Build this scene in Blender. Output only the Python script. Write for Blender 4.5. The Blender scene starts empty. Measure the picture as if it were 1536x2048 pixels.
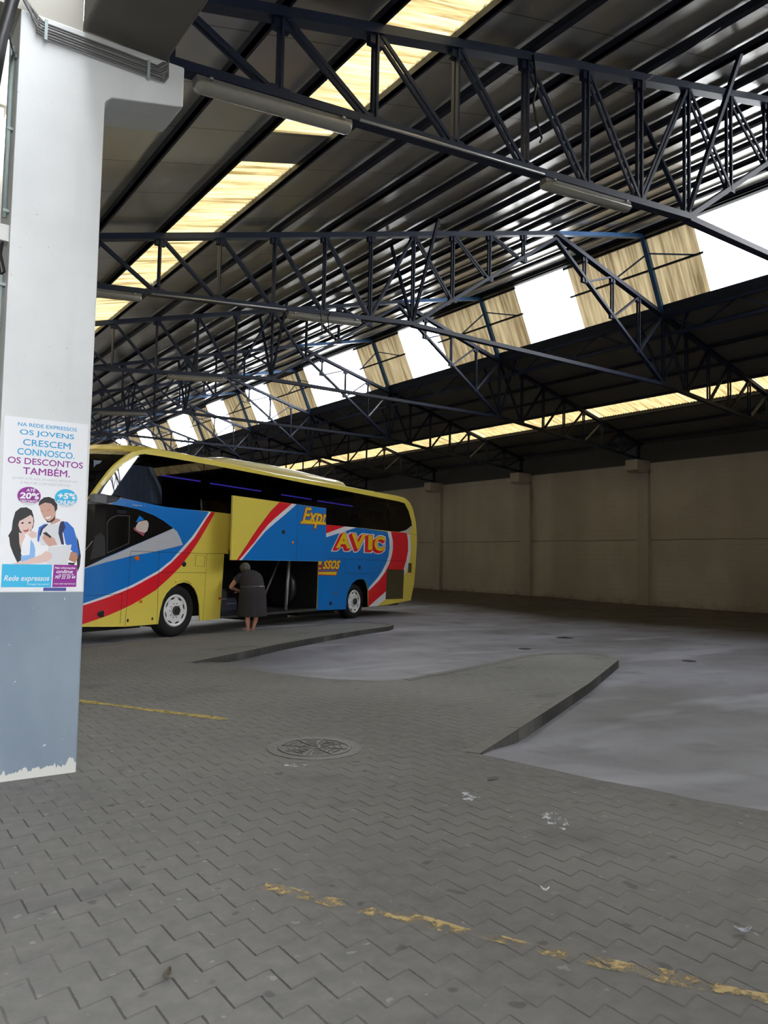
import bpy, bmesh, math, random
from mathutils import Vector, Matrix
from mathutils.geometry import tessellate_polygon
random.seed(7)
SC = bpy.context.scene
COL = SC.collection
PI = math.pi

# ------------------------------------------------------------------ camera, sky, exposure
F_PX, YAW, PITCH, ROLL = 1556.96, math.radians(35.273), math.radians(3.556), math.radians(1.1173)
fw = Vector((math.sin(YAW)*math.cos(PITCH), math.cos(YAW)*math.cos(PITCH), math.sin(PITCH)))
r0 = Vector((math.cos(YAW), -math.sin(YAW), 0.0))
u0 = r0.cross(fw)
rt = r0*math.cos(ROLL) + u0*math.sin(ROLL)
up = u0*math.cos(ROLL) - r0*math.sin(ROLL)
cam_data = bpy.data.cameras.new('camera')
cam_data.sensor_fit = 'VERTICAL'
cam_data.sensor_height = 36.0
cam_data.lens = F_PX/2048*36.0
cam_data.clip_start, cam_data.clip_end = 0.05, 400
cam = bpy.data.objects.new('camera', cam_data)
COL.objects.link(cam)
m3 = Matrix((rt, up, -fw)).transposed()
cam.matrix_world = Matrix.Translation((0, 0, 1.6)) @ m3.to_4x4()
SC.camera = cam

world = bpy.data.worlds.new('overcast_sky')
SC.world = world
world.use_nodes = True
wn = world.node_tree
wn.nodes['Background'].inputs['Color'].default_value = (0.93, 0.96, 1.0, 1)
wn.nodes['Background'].inputs['Strength'].default_value = 16.0
SC.view_settings.view_transform = 'Standard'
SC.view_settings.look = 'None'
SC.view_settings.gamma = 1.0
SC.view_settings.use_curve_mapping = False
SC.view_settings.exposure = 0.0
SC.cycles.max_bounces = 10
SC.cycles.diffuse_bounces = 5
SC.cycles.glossy_bounces = 4
SC.cycles.transmission_bounces = 6
SC.cycles.transparent_max_bounces = 10
SC.cycles.sample_clamp_indirect = 6.0
SC.cycles.caustics_reflective = False
SC.cycles.caustics_refractive = False

# ------------------------------------------------------------------ materials
def mat(name, col, rough=0.6, metal=0.0, spec=0.5, var=0.12, scale=6.0, bump=0.0, coat=0.0):
    m = bpy.data.materials.new(name)
    m.use_nodes = True
    nt = m.node_tree
    b = nt.nodes['Principled BSDF']
    b.inputs['Roughness'].default_value = rough
    b.inputs['Metallic'].default_value = metal
    b.inputs['Specular IOR Level'].default_value = spec
    b.inputs['Coat Weight'].default_value = coat
    b.inputs['Coat Roughness'].default_value = 0.08
    tc = nt.nodes.new('ShaderNodeTexCoord')
    no = nt.nodes.new('ShaderNodeTexNoise')
    no.inputs['Scale'].default_value = scale
    no.inputs['Detail'].default_value = 5
    nt.links.new(tc.outputs['Object'], no.inputs['Vector'])
    mx = nt.nodes.new('ShaderNodeMix')
    mx.data_type = 'RGBA'
    mx.inputs[6].default_value = (*[max(0, c*(1-var)) for c in col], 1)
    mx.inputs[7].default_value = (*[min(1, c*(1+var)) for c in col], 1)
    nt.links.new(no.outputs['Fac'], mx.inputs[0])
    nt.links.new(mx.outputs[2], b.inputs['Base Color'])
    if bump:
        bp = nt.nodes.new('ShaderNodeBump')
        bp.inputs['Strength'].default_value = bump
        bp.inputs['Distance'].default_value = 0.02
        nt.links.new(no.outputs['Fac'], bp.inputs['Height'])
        nt.links.new(bp.outputs['Normal'], b.inputs['Normal'])
    return m

class NT:
    """tiny helper to write node maths"""
    def __init__(s, m):
        s.m = m; m.use_nodes = True; s.t = m.node_tree; s.b = s.t.nodes['Principled BSDF']
    def n(s, kind, **kw):
        x = s.t.nodes.new(kind)
        for k, v in kw.items(): setattr(x, k, v)
        return x
    def put(s, sock, v):
        if hasattr(v, 'is_linked') or isinstance(v, bpy.types.NodeSocket): s.t.links.new(v, sock)
        else: sock.default_value = v
    def ma(s, op, a, b=0.0, c=0.0):
        x = s.n('ShaderNodeMath', operation=op)
        s.put(x.inputs[0], a); s.put(x.inputs[1], b); s.put(x.inputs[2], c)
        return x.outputs[0]
    def mix(s, f, a, b):
        x = s.n('ShaderNodeMix', data_type='RGBA')
        s.put(x.inputs[0], f)
        s.put(x.inputs[6], a if not isinstance(a, tuple) else (*a, 1)); s.put(x.inputs[7], b if not isinstance(b, tuple) else (*b, 1))
        return x.outputs[2]
    def pos(s):
        return s.n('ShaderNodeTexCoord').outputs['Object']
    def xyz(s, v=None):
        x = s.n('ShaderNodeSeparateXYZ'); s.put(x.inputs[0], v or s.pos()); return x.outputs
    def noise(s, scale, detail=4, vec=None, stretch=None, rough=0.5):
        x = s.n('ShaderNodeTexNoise'); x.inputs['Scale'].default_value = scale; x.inputs['Detail'].default_value = detail
        x.inputs['Roughness'].default_value = rough
        v = vec or s.pos()
        if stretch:
            mp = s.n('ShaderNodeMapping'); mp.inputs['Scale'].default_value = stretch; s.put(mp.inputs[0], v); v = mp.outputs[0]
        s.put(x.inputs['Vector'], v)
        return x.outputs['Fac']
    def ramp(s, v, lo, hi):
        x = s.n('ShaderNodeMapRange'); x.clamp = True
        s.put(x.inputs[0], v); x.inputs[1].default_value = lo; x.inputs[2].default_value = hi
        return x.outputs[0]
    def bump(s, h, strength=0.5, dist=0.01):
        x = s.n('ShaderNodeBump'); x.inputs['Strength'].default_value = strength; x.inputs['Distance'].default_value = dist
        s.put(x.inputs['Height'], h); s.t.links.new(x.outputs['Normal'], s.b.inputs['Normal'])

def newmat(name):
    return NT(bpy.data.materials.new(name))

def paver_material():
    k = newmat('interlocking_pavers')
    o = k.xyz()
    X, Y = o[0], o[1]
    cell = 0.1135
    fx = k.ma('DIVIDE', X, cell)
    i = k.ma('FLOOR', fx)
    xl = k.ma('MULTIPLY', k.ma('SUBTRACT', fx, i), cell)
    yy = k.ma('SUBTRACT', k.ma('MULTIPLY', Y, -1.0), k.ma('MULTIPLY', i, 0.1475))
    ym = k.ma('FLOORED_MODULO', yy, 0.295)
    wob = k.ma('MULTIPLY', k.ma('SUBTRACT', k.noise(30), 0.5), 0.012)
    xw = k.ma('ADD', xl, wob)
    joint = k.ma('MULTIPLY', k.ma('LESS_THAN', xw, 0.0095), k.ma('LESS_THAN', ym, 0.172))
    d = k.ma('ABSOLUTE', k.ma('SUBTRACT', k.ma('ADD', ym, wob), k.ma('SUBTRACT', 0.172, k.ma('MULTIPLY', xl, 0.216))))
    zig = k.ma('LESS_THAN', d, 0.0055)
    n1, n2 = k.noise(0.55, 4), k.noise(9, 5, rough=0.65)
    strong = k.ramp(k.noise(1.1, 3), 0.35, 0.6)
    jm = k.ma('MULTIPLY', joint, k.ma('ADD', 0.25, k.ma('MULTIPLY', strong, 0.55)))
    zm = k.ma('MULTIPLY', zig, k.ma('ADD', 0.12, k.ma('MULTIPLY', strong, 0.25)))
    jn = k.ma('MAXIMUM', jm, zm)
    base = k.mix(k.ramp(n1, 0.3, 0.7), (0.142, 0.140, 0.133), (0.195, 0.192, 0.184))
    base = k.mix(k.ramp(n2, 0.35, 0.75), base, (0.212, 0.207, 0.197))
    spot = k.ramp(k.noise(14, 2), 0.68, 0.73)
    base = k.mix(k.ma('MULTIPLY', spot, 0.35), base, (0.42, 0.42, 0.42))
    dark = k.ramp(k.noise(7.3, 1), 0.70, 0.75)
    base = k.mix(k.ma('MULTIPLY', dark, 0.5), base, (0.05, 0.05, 0.055))
    oil = k.ramp(k.noise(0.9, 3, stretch=(1, 1.6, 1)), 0.60, 0.72)
    base = k.mix(k.ma('MULTIPLY', oil, 0.45), base, (0.075, 0.07, 0.075))
    colr = k.mix(jn, base, (0.03, 0.028, 0.027))
    k.put(k.b.inputs['Base Color'], colr)
    k.put(k.b.inputs['Roughness'], k.ma('SUBTRACT', 0.78, k.ma('MULTIPLY', k.ramp(n1, 0.4, 0.7), 0.15)))
    k.b.inputs['Specular IOR Level'].default_value = 0.35
    k.bump(k.ma('SUBTRACT', k.ma('MULTIPLY', n2, 0.25), k.ma('MAXIMUM', joint, k.ma('MULTIPLY', zig, 0.6))), 0.5, 0.008)
    return k.m

def asphalt_material():
    k = newmat('worn_asphalt')
    n1 = k.noise(0.42, 4, stretch=(0.7, 1.4, 1)); n2 = k.noise(60, 3); n3 = k.noise(1.3, 4)
    base = k.mix(k.ramp(n1, 0.35, 0.65), (0.14, 0.138, 0.152), (0.28, 0.288, 0.34))
    base = k.mix(k.ma('MULTIPLY', k.ramp(n2, 0.3, 0.7), 0.35), base, (0.12, 0.12, 0.12))
    base = k.mix(k.ma('MULTIPLY', k.ramp(n3, 0.56, 0.72), 0.5), base, (0.075, 0.072, 0.07))
    pale = k.ramp(k.noise(0.55, 3, stretch=(0.5, 1.5, 1)), 0.56, 0.68)
    base = k.mix(k.ma('MULTIPLY', pale, 0.55), base, (0.44, 0.455, 0.53))
    X = k.xyz()[0]
    wall_dark = k.ramp(k.ma('ADD', X, k.ma('MULTIPLY', k.noise(0.4, 3), 3.0)), 18.3, 20.6)  # asphalt turns darker toward the right wall
    base = k.mix(k.ma('MULTIPLY', wall_dark, 0.85), base, (0.035, 0.031, 0.027))
    k.put(k.b.inputs['Base Color'], base)
    k.put(k.b.inputs['Roughness'], k.ma('ADD', 0.34, k.ma('MULTIPLY', n3, 0.25)))
    k.b.inputs['Specular IOR Level'].default_value = 0.4
    k.bump(n2, 0.25, 0.01)
    return k.m

def wall_material():
    k = newmat('rendered_blockwork')
    o = k.xyz()
    br = k.n('ShaderNodeTexBrick')
    mp = k.n('ShaderNodeCombineXYZ')
    k.put(mp.inputs[0], o[1]); k.put(mp.inputs[1], o[2])
    k.put(br.inputs['Vector'], mp.outputs[0])
    br.inputs['Scale'].default_value = 1.0
    br.inputs['Brick Width'].default_value = 0.5; br.inputs['Row Height'].default_value = 0.2
    br.inputs['Mortar Size'].default_value = 0.012; br.inputs['Mortar Smooth'].default_value = 0.6
    stain = k.noise(0.6, 5, stretch=(1, 1, 0.7))
    base = k.mix(k.ramp(stain, 0.3, 0.7), (0.52, 0.47, 0.40), (0.66, 0.605, 0.52))
    base = k.mix(k.ma('MULTIPLY', br.outputs['Fac'], 0.22), base, (0.3, 0.27, 0.22))
    crease = k.ma('LESS_THAN', k.ma('ABSOLUTE', k.ma('SUBTRACT', k.ma('ADD', o[2], k.ma('MULTIPLY', k.noise(0.8), 0.08)), 2.64)), 0.018)
    base = k.mix(k.ma('MULTIPLY', crease, 0.7), base, (0.08, 0.07, 0.055))
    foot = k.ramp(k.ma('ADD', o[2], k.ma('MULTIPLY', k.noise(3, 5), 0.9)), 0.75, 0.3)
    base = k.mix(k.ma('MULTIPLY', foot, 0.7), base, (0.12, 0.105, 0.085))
    vert = k.ramp(k.noise(0.45, 2, stretch=(1, 1, 0.02)), 0.5, 0.66)
    base = k.mix(k.ma('MULTIPLY', vert, 0.35), base, (0.3, 0.27, 0.225))
    k.put(k.b.inputs['Base Color'], base)
    k.b.inputs['Roughness'].default_value = 0.9
    k.bump(k.ma('SUBTRACT', k.noise(25, 4), k.ma('MULTIPLY', br.outputs['Fac'], 0.6)), 0.4, 0.01)
    return k.m

def pillar_material():
    k = newmat('painted_pillar')
    o = k.xyz()
    n = k.noise(7, 6, rough=0.7)
    white = k.mix(k.ramp(k.noise(1.4, 5), 0.3, 0.75), (0.58, 0.595, 0.60), (0.70, 0.715, 0.72))
    pock = k.ramp(k.noise(38, 2), 0.72, 0.76)
    pockzone = k.ramp(k.noise(1.1, 2), 0.5, 0.6)
    white = k.mix(k.ma('MULTIPLY', k.ma('MULTIPLY', pock, pockzone), 0.6), white, (0.25, 0.24, 0.23))
    streak = k.ramp(k.noise(5, 3, stretch=(1, 1, 0.06)), 0.55, 0.75)
    white = k.mix(k.ma('MULTIPLY', streak, 0.18), white, (0.42, 0.42, 0.41))
    blue = k.mix(k.ramp(k.noise(2.2, 5, stretch=(1, 1, 0.4)), 0.3, 0.7), (0.155, 0.20, 0.26), (0.225, 0.275, 0.33))
    chip = k.ramp(k.noise(42, 1), 0.80, 0.81)
    blue = k.mix(chip, blue, (0.7, 0.72, 0.74))
    peel = k.ma('LESS_THAN', k.ma('ADD', o[2], k.ma('MULTIPLY', k.noise(6, 6, stretch=(1.6, 1.6, 0.3), rough=0.62), -0.30)), -0.085)
    blue = k.mix(peel, blue, (0.55, 0.55, 0.52))
    isblue = k.ma('LESS_THAN', o[2], 1.322)
    k.put(k.b.inputs['Base Color'], k.mix(isblue, white, blue))
    k.b.inputs['Roughness'].default_value = 0.75
    k.bump(n, 0.12, 0.01)
    return k.m

def translucent_material(name, light, dark, dirt_scale, stretch, share=0.8):
    m = bpy.data.materials.new(name); k = NT(m)
    out = k.t.nodes['Material Output']
    k.t.nodes.remove(k.b)
    n = k.noise(dirt_scale, 5, stretch=stretch, rough=0.6)
    colr = k.mix(k.ramp(n, 0.35, 0.68), light, dark)
    tr = k.n('ShaderNodeBsdfTranslucent'); df = k.n('ShaderNodeBsdfDiffuse')
    k.put(tr.inputs['Color'], colr); k.put(df.inputs['Color'], colr)
    mx = k.n('ShaderNodeMixShader'); mx.inputs[0].default_value = share
    k.t.links.new(df.outputs[0], mx.inputs[1]); k.t.links.new(tr.outputs[0], mx.inputs[2])
    k.t.links.new(mx.outputs[0], out.inputs['Surface'])
    return m

def glass_material(name, tint, rough=0.02, ior=1.5):
    m = bpy.data.materials.new(name); k = NT(m)
    out = k.t.nodes['Material Output']; k.t.nodes.remove(k.b)
    t = k.n('ShaderNodeBsdfTransparent'); t.inputs[0].default_value = (*tint, 1)
    g = k.n('ShaderNodeBsdfGlossy'); g.inputs['Roughness'].default_value = rough; g.inputs[0].default_value = (0.9, 0.9, 0.92, 1)
    f = k.n('ShaderNodeFresnel'); f.inputs[0].default_value = ior
    mx = k.n('ShaderNodeMixShader')
    k.put(mx.inputs[0], f.outputs[0]); k.t.links.new(t.outputs[0], mx.inputs[1]); k.t.links.new(g.outputs[0], mx.inputs[2])
    k.t.links.new(mx.outputs[0], out.inputs['Surface'])
    return m

def roof_material(name, a, b, rough, metal=0.0):
    k = newmat(name)
    o = k.xyz()
    c = k.mix(k.ramp(k.noise(0.5, 4), 0.3, 0.7), a, b)
    seam = k.ma('LESS_THAN', k.ma('ABSOLUTE', k.ma('SUBTRACT', k.ma('FLOORED_MODULO', o[1], 1.06), 0.53)), 0.009)
    c = k.mix(k.ma('MULTIPLY', seam, 0.6), c, (0.03, 0.03, 0.03))
    k.put(k.b.inputs['Base Color'], c)
    k.b.inputs['Roughness'].default_value = rough
    k.b.inputs['Metallic'].default_value = metal
    k.b.inputs['Specular IOR Level'].default_value = 0.6
    k.bump(k.ma('ADD', k.noise(1.6, 3), k.ma('MULTIPLY', k.noise(14, 2), 0.15)), 0.22, 0.06)
    return k.m

def worn_paint(name, col, lo, hi, scale):
    m = bpy.data.materials.new(name); k = NT(m)
    out = k.t.nodes['Material Output']
    k.b.inputs['Base Color'].default_value = (*col, 1); k.b.inputs['Roughness'].default_value = 0.7
    o = k.xyz()
    n = k.noise(scale, 6, rough=0.7)
    t = k.n('ShaderNodeBsdfTransparent')
    mx = k.n('ShaderNodeMixShader')
    k.put(mx.inputs[0], k.ramp(n, lo, hi))
    k.t.links.new(t.outputs[0], mx.inputs[1]); k.t.links.new(k.b.outputs[0], mx.inputs[2])
    k.t.links.new(mx.outputs[0], out.inputs['Surface'])
    return m

def emit(name, col, s):
    m = bpy.data.materials.new(name); m.use_nodes = True
    b = m.node_tree.nodes['Principled BSDF']
    b.inputs['Base Color'].default_value = (*col, 1)
    b.inputs['Emission Color'].default_value = (*col, 1); b.inputs['Emission Strength'].default_value = s
    return m

M = dict(
    paver=paver_material(), asphalt=asphalt_material(), wall=wall_material(), pillar=pillar_material(),
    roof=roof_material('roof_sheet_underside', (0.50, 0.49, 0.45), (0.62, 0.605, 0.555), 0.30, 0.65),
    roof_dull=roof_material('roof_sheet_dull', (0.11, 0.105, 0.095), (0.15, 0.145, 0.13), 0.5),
    clad=mat('dark_cladding', (0.09, 0.088, 0.08), 0.7),
    steel=mat('blue_painted_steel', (0.007, 0.0145, 0.038), 0.5, 0, 0.35, 0.3, 3),
    steel_lit=mat('lit_blue_steel', (0.025, 0.13, 0.34), 0.4, 0, 0.5, 0.3, 3),  # lit copy of the truss steel, clerestory light put into the colour
    purlin=mat('dark_purlin_paint', (0.016, 0.02, 0.035), 0.5, 0, 0.4, 0.3, 3),
    frp=translucent_material('yellowed_skylight_sheet', (0.27, 0.215, 0.108), (0.06, 0.04, 0.013), 2.0, (0.22, 7.0, 1.0), 0.72),
    frp_old=translucent_material('aged_skylight_sheet', (0.20, 0.152, 0.07), (0.06, 0.038, 0.014), 2.2, (0.3, 5.0, 1.0), 0.72),
    frp_wall=translucent_material('stained_clerestory_sheet', (0.088, 0.070, 0.040), (0.030, 0.021, 0.010), 1.6, (0.3, 4.0, 0.3), 0.75),
    conc=mat('bare_concrete', (0.13, 0.122, 0.108), 0.85, 0, 0.3, 0.15, 4, 0.15),
    conc_white=mat('whitewashed_concrete', (0.50, 0.46, 0.40), 0.85, 0, 0.3, 0.12, 4, 0.1),
    beige=mat('beige_render', (0.40, 0.385, 0.34), 0.85, 0, 0.3, 0.08, 2, 0.1),
    kerb=mat('kerb_stone', (0.20, 0.195, 0.185), 0.85, 0, 0.3, 0.25, 5, 0.2), kerb_side=mat('dark_kerb_side', (0.07, 0.067, 0.065), 0.85, 0, 0.3, 0.25, 5, 0.2),  # kerb sides set darker than their tops
    kerb_face=mat('kerb_mortar', (0.26, 0.25, 0.24), 0.9),
    pvc=mat('grey_conduit', (0.30, 0.36, 0.36), 0.5), cable=mat('grey_cable', (0.12, 0.118, 0.115), 0.5),
    black=mat('black_plastic', (0.012, 0.012, 0.013), 0.45), white_box=mat('white_switch_box', (0.6, 0.6, 0.58), 0.5),
    lamp=mat('dusty_lamp_housing', (0.16, 0.155, 0.14), 0.5, 0, 0.5, 0.25, 20), lens=mat('dusty_lamp_cover', (0.30, 0.29, 0.255), 0.25, 0, 0.5, 0.15, 12),
    iron=mat('cast_iron', (0.17, 0.165, 0.155), 0.5, 0.4, 0.5, 0.3, 30, 0.3), galv=mat('galvanised_pipe', (0.40, 0.40, 0.40), 0.4, 0.5),
    yellow_line=worn_paint('worn_yellow_paint', (0.52, 0.39, 0.17), 0.46, 0.58, 8), yellow_faint=worn_paint('faded_yellow_paint', (0.50, 0.38, 0.10), 0.28, 0.55, 14),
    patch_white=worn_paint('patchy_white', (0.60, 0.62, 0.68), 0.50, 0.58, 16),  # uneven white for the patches on the paving
    paper=mat('scrap_paper', (0.55, 0.6, 0.7), 0.6), leafy=mat('dry_leaf', (0.10, 0.085, 0.06), 0.8),
    # coach
    yel=mat('coach_yellow', (0.82, 0.67, 0.105), 0.28, 0, 0.5, 0.03, 3, 0, 0.5), blu=mat('coach_blue', (0.002, 0.19, 0.64), 0.28, 0, 0.5, 0.03, 3, 0, 0.5),
    red=mat('coach_red', (0.80, 0.012, 0.028), 0.28, 0, 0.5, 0.03, 3, 0, 0.5), wht=mat('coach_white', (0.86, 0.86, 0.90), 0.28, 0, 0.5, 0.03, 3, 0, 0.5),
    sil=mat('coach_silver', (0.56, 0.57, 0.62), 0.3, 0.1, 0.5, 0.04), orange=mat('lettering_yellow', (0.88, 0.60, 0.02), 0.35, 0, 0.5, 0.02), maroon=mat('lettering_outline', (0.40, 0.012, 0.05), 0.35, 0, 0.5, 0.02),
    gloss=mat('gloss_black', (0.006, 0.006, 0.007), 0.06, 0, 0.5, 0.0), navy=mat('navy_gloss', (0.022, 0.026, 0.042), 0.15, 0, 0.5, 0.05),
    seam=mat('panel_gap', (0.01, 0.012, 0.02), 0.7), tyre=mat('tyre_rubber', (0.012, 0.012, 0.012), 0.75, 0, 0.3, 0.2, 20), rim=mat('white_wheel', (0.85, 0.85, 0.86), 0.4, 0, 0.5, 0.06, 12),
    hub=mat('wheel_hub', (0.08, 0.08, 0.08), 0.4, 0.6), hold=mat('hold_lining', (0.016, 0.016, 0.017), 0.8, 0, 0.3), under=mat('chassis_black', (0.012, 0.012, 0.012), 0.8, 0, 0.3),
    sill=mat('sill_metal', (0.10, 0.10, 0.10), 0.45, 0.5), grille=mat('grille_mesh', (0.085, 0.072, 0.03), 0.6), amber=mat('amber_lamp', (0.75, 0.17, 0.015), 0.25, 0, 0.5, 0.02),
    led=emit('violet_strip_light', (0.10, 0.07, 0.75), 2.2), glass=glass_material('tinted_glass', (0.11, 0.11, 0.13)), glass_front=glass_material('front_glass', (0.55, 0.58, 0.64), 0.02, 1.75),
    pinkish=mat('sticker_pink', (0.42, 0.08, 0.13), 0.4), cream=mat('sticker_cream', (0.62, 0.52, 0.46), 0.4),
    # woman
    skin=mat('skin', (0.62, 0.30, 0.21), 0.55, 0, 0.4, 0.08, 10), dress=mat('charcoal_dress', (0.042, 0.038, 0.043), 0.85, 0, 0.2, 0.18, 14, 0.15), hair=mat('grey_hair', (0.13, 0.125, 0.12), 0.6, 0, 0.4, 0.5, 45, 0.5),
    sandal=mat('pale_sandal', (0.45, 0.37, 0.33), 0.6), belt=mat('belt', (0.075, 0.07, 0.075), 0.4),
    bag=mat('dark_bag', (0.022, 0.022, 0.026), 0.6), bag_blue=mat('dark_blue_bag', (0.02, 0.022, 0.05), 0.6),
)

# ------------------------------------------------------------------ object helpers
def tag(o, label=None, cat=None, group=None, kind=None):
    if label: o['label'] = label
    if cat: o['category'] = cat
    if group: o['group'] = group
    if kind: o['kind'] = kind
    return o

def empty(name, loc=(0, 0, 0), rz=0.0):
    o = bpy.data.objects.new(name, None)
    o.empty_display_size = 0.2
    o.location = loc; o.rotation_euler = (0, 0, rz)
    COL.objects.link(o)
    return o

class MB:
    def __init__(s):
        s.bm = bmesh.new(); s.mi = 0
    def face(s, vs):
        try:
            f = s.bm.faces.new(vs); f.material_index = s.mi; return f
        except ValueError: return None
    def box(s, c, size, mtx=None):
        x, y, z = [v/2 for v in size]
        vs = []
        for a, b, d in ((-x,-y,-z),(x,-y,-z),(x,y,-z),(-x,y,-z),(-x,-y,z),(x,-y,z),(x,y,z),(-x,y,z)):
            p = Vector((a, b, d))
            if mtx: p = mtx @ p
            vs.append(s.bm.verts.new(p + Vector(c)))
        for q in ((3,2,1,0),(4,5,6,7),(0,1,5,4),(1,2,6,5),(2,3,7,6),(3,0,4,7)): s.face([vs[i] for i in q])
    def box2(s, a, b):
        s.box([(a[i]+b[i])/2 for i in range(3)], [abs(b[i]-a[i]) for i in range(3)])
    def bar(s, p, q, w, h, upv=(0, 0, 1)):
        p, q = Vector(p), Vector(q); d = (q-p); L = d.length
        if L < 1e-6: return
        d.normalize(); u = Vector(upv)
        if abs(d.dot(u)) > 0.98: u = Vector((0, 1, 0))
        sx = d.cross(u).normalized(); uz = sx.cross(d).normalized()
        m = Matrix((d, sx, uz)).transposed()
        s.box((p+q)/2, (L, w, h), m)
    def tube(s, pts, r, n=8, rr=None, caps=True):
        pts = [Vector(p) for p in pts]; rings = []
        ref = None
        for i, p in enumerate(pts):
            a = pts[max(0, i-1)]; b = pts[min(len(pts)-1, i+1)]
            d = (b-a).normalized()
            if ref is None:
                ref = Vector((0, 0, 1)) if abs(d.z) < 0.9 else Vector((1, 0, 0))
            sx = d.cross(ref)
            if sx.length < 1e-4: sx = d.cross(Vector((0, 1, 0.1)))
            sx.normalize(); sy = sx.cross(d).normalized(); ref = sy
            rad = rr[i] if rr else r
            rings.append([s.bm.verts.new(p + sx*math.cos(2*PI*k/n)*rad + sy*math.sin(2*PI*k/n)*rad) for k in range(n)])
        for a, b in zip(rings, rings[1:]):
            for k in range(n): s.face([a[k], a[(k+1) % n], b[(k+1) % n], b[k]])
        if caps:
            s.face(rings[0][::-1]); s.face(rings[-1])
    def rings(s, rings, closed=True, caps=True):
        rs = [[s.bm.verts.new(Vector(p)) for p in r] for r in rings]
        n = len(rs[0])
        for a, b in zip(rs, rs[1:]):
            for k in range(n if closed else n-1): s.face([a[k], a[(k+1) % n], b[(k+1) % n], b[k]])
        if caps and closed:
            s.face(rs[0][::-1]); s.face(rs[-1])
        return rs
    def prism(s, pts, fn, depth_fn):
        """polygon pts (2-D) mapped by fn to 3-D, thickened to depth_fn"""
        a = [s.bm.verts.new(Vector(fn(*p))) for p in pts]; b = [s.bm.verts.new(Vector(depth_fn(*p))) for p in pts]
        tri = tessellate_polygon([[Vector((p[0], p[1], 0)) for p in pts]])
        for t in tri:
            s.face([a[i] for i in t]); s.face([b[i] for i in reversed(t)])
        n = len(pts)
        for k in range(n): s.face([a[k], a[(k+1) % n], b[(k+1) % n], b[k]])
    def flat(s, pts, fn):
        a = [s.bm.verts.new(Vector(fn(*p))) for p in pts]
        for t in tessellate_polygon([[Vector((p[0], p[1], 0)) for p in pts]]): s.face([a[i] for i in t])
    def build(s, name, mats, parent=None, smooth=False, recalc=True):
        if recalc: bmesh.ops.recalc_face_normals(s.bm, faces=s.bm.faces[:])
        me = bpy.data.meshes.new(name); s.bm.to_mesh(me); s.bm.free()
        for m in (mats if isinstance(mats, (list, tuple)) else [mats]): me.materials.append(m)
        if smooth:
            me.polygons.foreach_set('use_smooth', [True]*len(me.polygons))
        o = bpy.data.objects.new(name, me); COL.objects.link(o)
        if parent: o.parent = parent
        return o

def copy_tree(o, parent=None):
    c = o.copy(); COL.objects.link(c)
    if parent: c.parent = parent
    for ch in list(o.children): copy_tree(ch, c)
    return c

def text_tris(body, bold=0.0, shear=0.0, spacing=1.0):
    cu = bpy.data.curves.new('t', 'FONT'); cu.body = body; cu.offset = bold; cu.shear = shear; cu.space_character = spacing
    cu.resolution_u = 4
    ob = bpy.data.objects.new('t', cu)
    me = bpy.data.meshes.new_from_object(ob)
    vs = [(v.co.x, v.co.y) for v in me.vertices]; fs = [tuple(p.vertices) for p in me.polygons]
    bpy.data.objects.remove(ob); bpy.data.curves.remove(cu); bpy.data.meshes.remove(me)
    return vs, fs

def put_text(mb, body, box, fn, bold=0.0, shear=0.0, spacing=1.0, ref=None):
    """box = x0, z0, x1, z1; ref = bounds of another setting so that outlines register"""
    if 'M' in body and bold and not ref:      # heavy M: thickened by overlaid shifts
        h = (box[3]-box[1])*bold*1.3
        for k, (dx, dz) in enumerate(((-h, 0), (h, 0), (0, -h), (0, h), (0, 0))):
            for v in put_text(mb, body, (box[0]+dx, box[1]+dz, box[2]+dx, box[3]+dz), fn, 0.0, shear, spacing): v.co.y -= 0.00012*k
        return
    vs, fs = text_tris(body, bold, shear, spacing)
    xs = [v[0] for v in vs]; ys = [v[1] for v in vs]
    b = ref or (min(xs), min(ys), max(xs), max(ys))
    x0, z0, x1, z1 = box
    bv = [mb.bm.verts.new(Vector(fn(x0+(x-b[0])/(b[2]-b[0])*(x1-x0), z0+(y-b[1])/(b[3]-b[1])*(z1-z0)))) for x, y in vs]
    for f in fs: mb.face([bv[i] for i in f])
    return bv
# ------------------------------------------------------------------ the hall
RX, RZ, SL, PN = 13.85, 9.55, 0.27, 1.068            # ridge, slope, purlin spacing
Y1, BAY, NT_ = 6.30, 6.36, 9
YA, YB = -42.0, 66.0                                  # extent of the hall
def ztop(x): return RZ - SL*abs(x-RX)
def zmon(x): return RZ + 0.245*(x-RX)                 # raised slope beyond the ridge
WALLX = 26.05

# ground levels
FL1 = [(4.51, 4.92), (4.62, 4.45), (4.75, 3.87), (4.88, 3.53), (4.95, 3.18), (5.13, 2.8), (5.45, 1.9), (6.2, -0.5), (8.2, -7), (10, -14), (12, -41)]
FL2 = [(4.52, 11.39), (4.87, 10.72), (5.16, 9.72), (5.5, 9.07), (6.03, 8.55), (6.38, 8.50)]
K1 = [(4.51, 4.92), (6.55, 6.02), (8.46, 7.06), (10.93, 8.51), (11.26, 8.86), (11.30, 9.18), (11.10, 9.55), (10.55, 9.74), (9.97, 9.75), (8.35, 9.13), (6.94, 8.70), (6.38, 8.50)]
K2 = [(4.52, 11.39), (5.72, 12.22), (6.94, 13.1), (8.5, 14.06), (9.89, 14.83), (11.15, 15.45), (11.50, 15.75), (11.58, 16.15), (11.35, 16.60), (10.78, 16.84), (9.57, 16.46), (7.6, 15.96), (5.8, 15.14), (3.6, 14.14), (0.0, 12.5), (-8.0, 8.85)]
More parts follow.
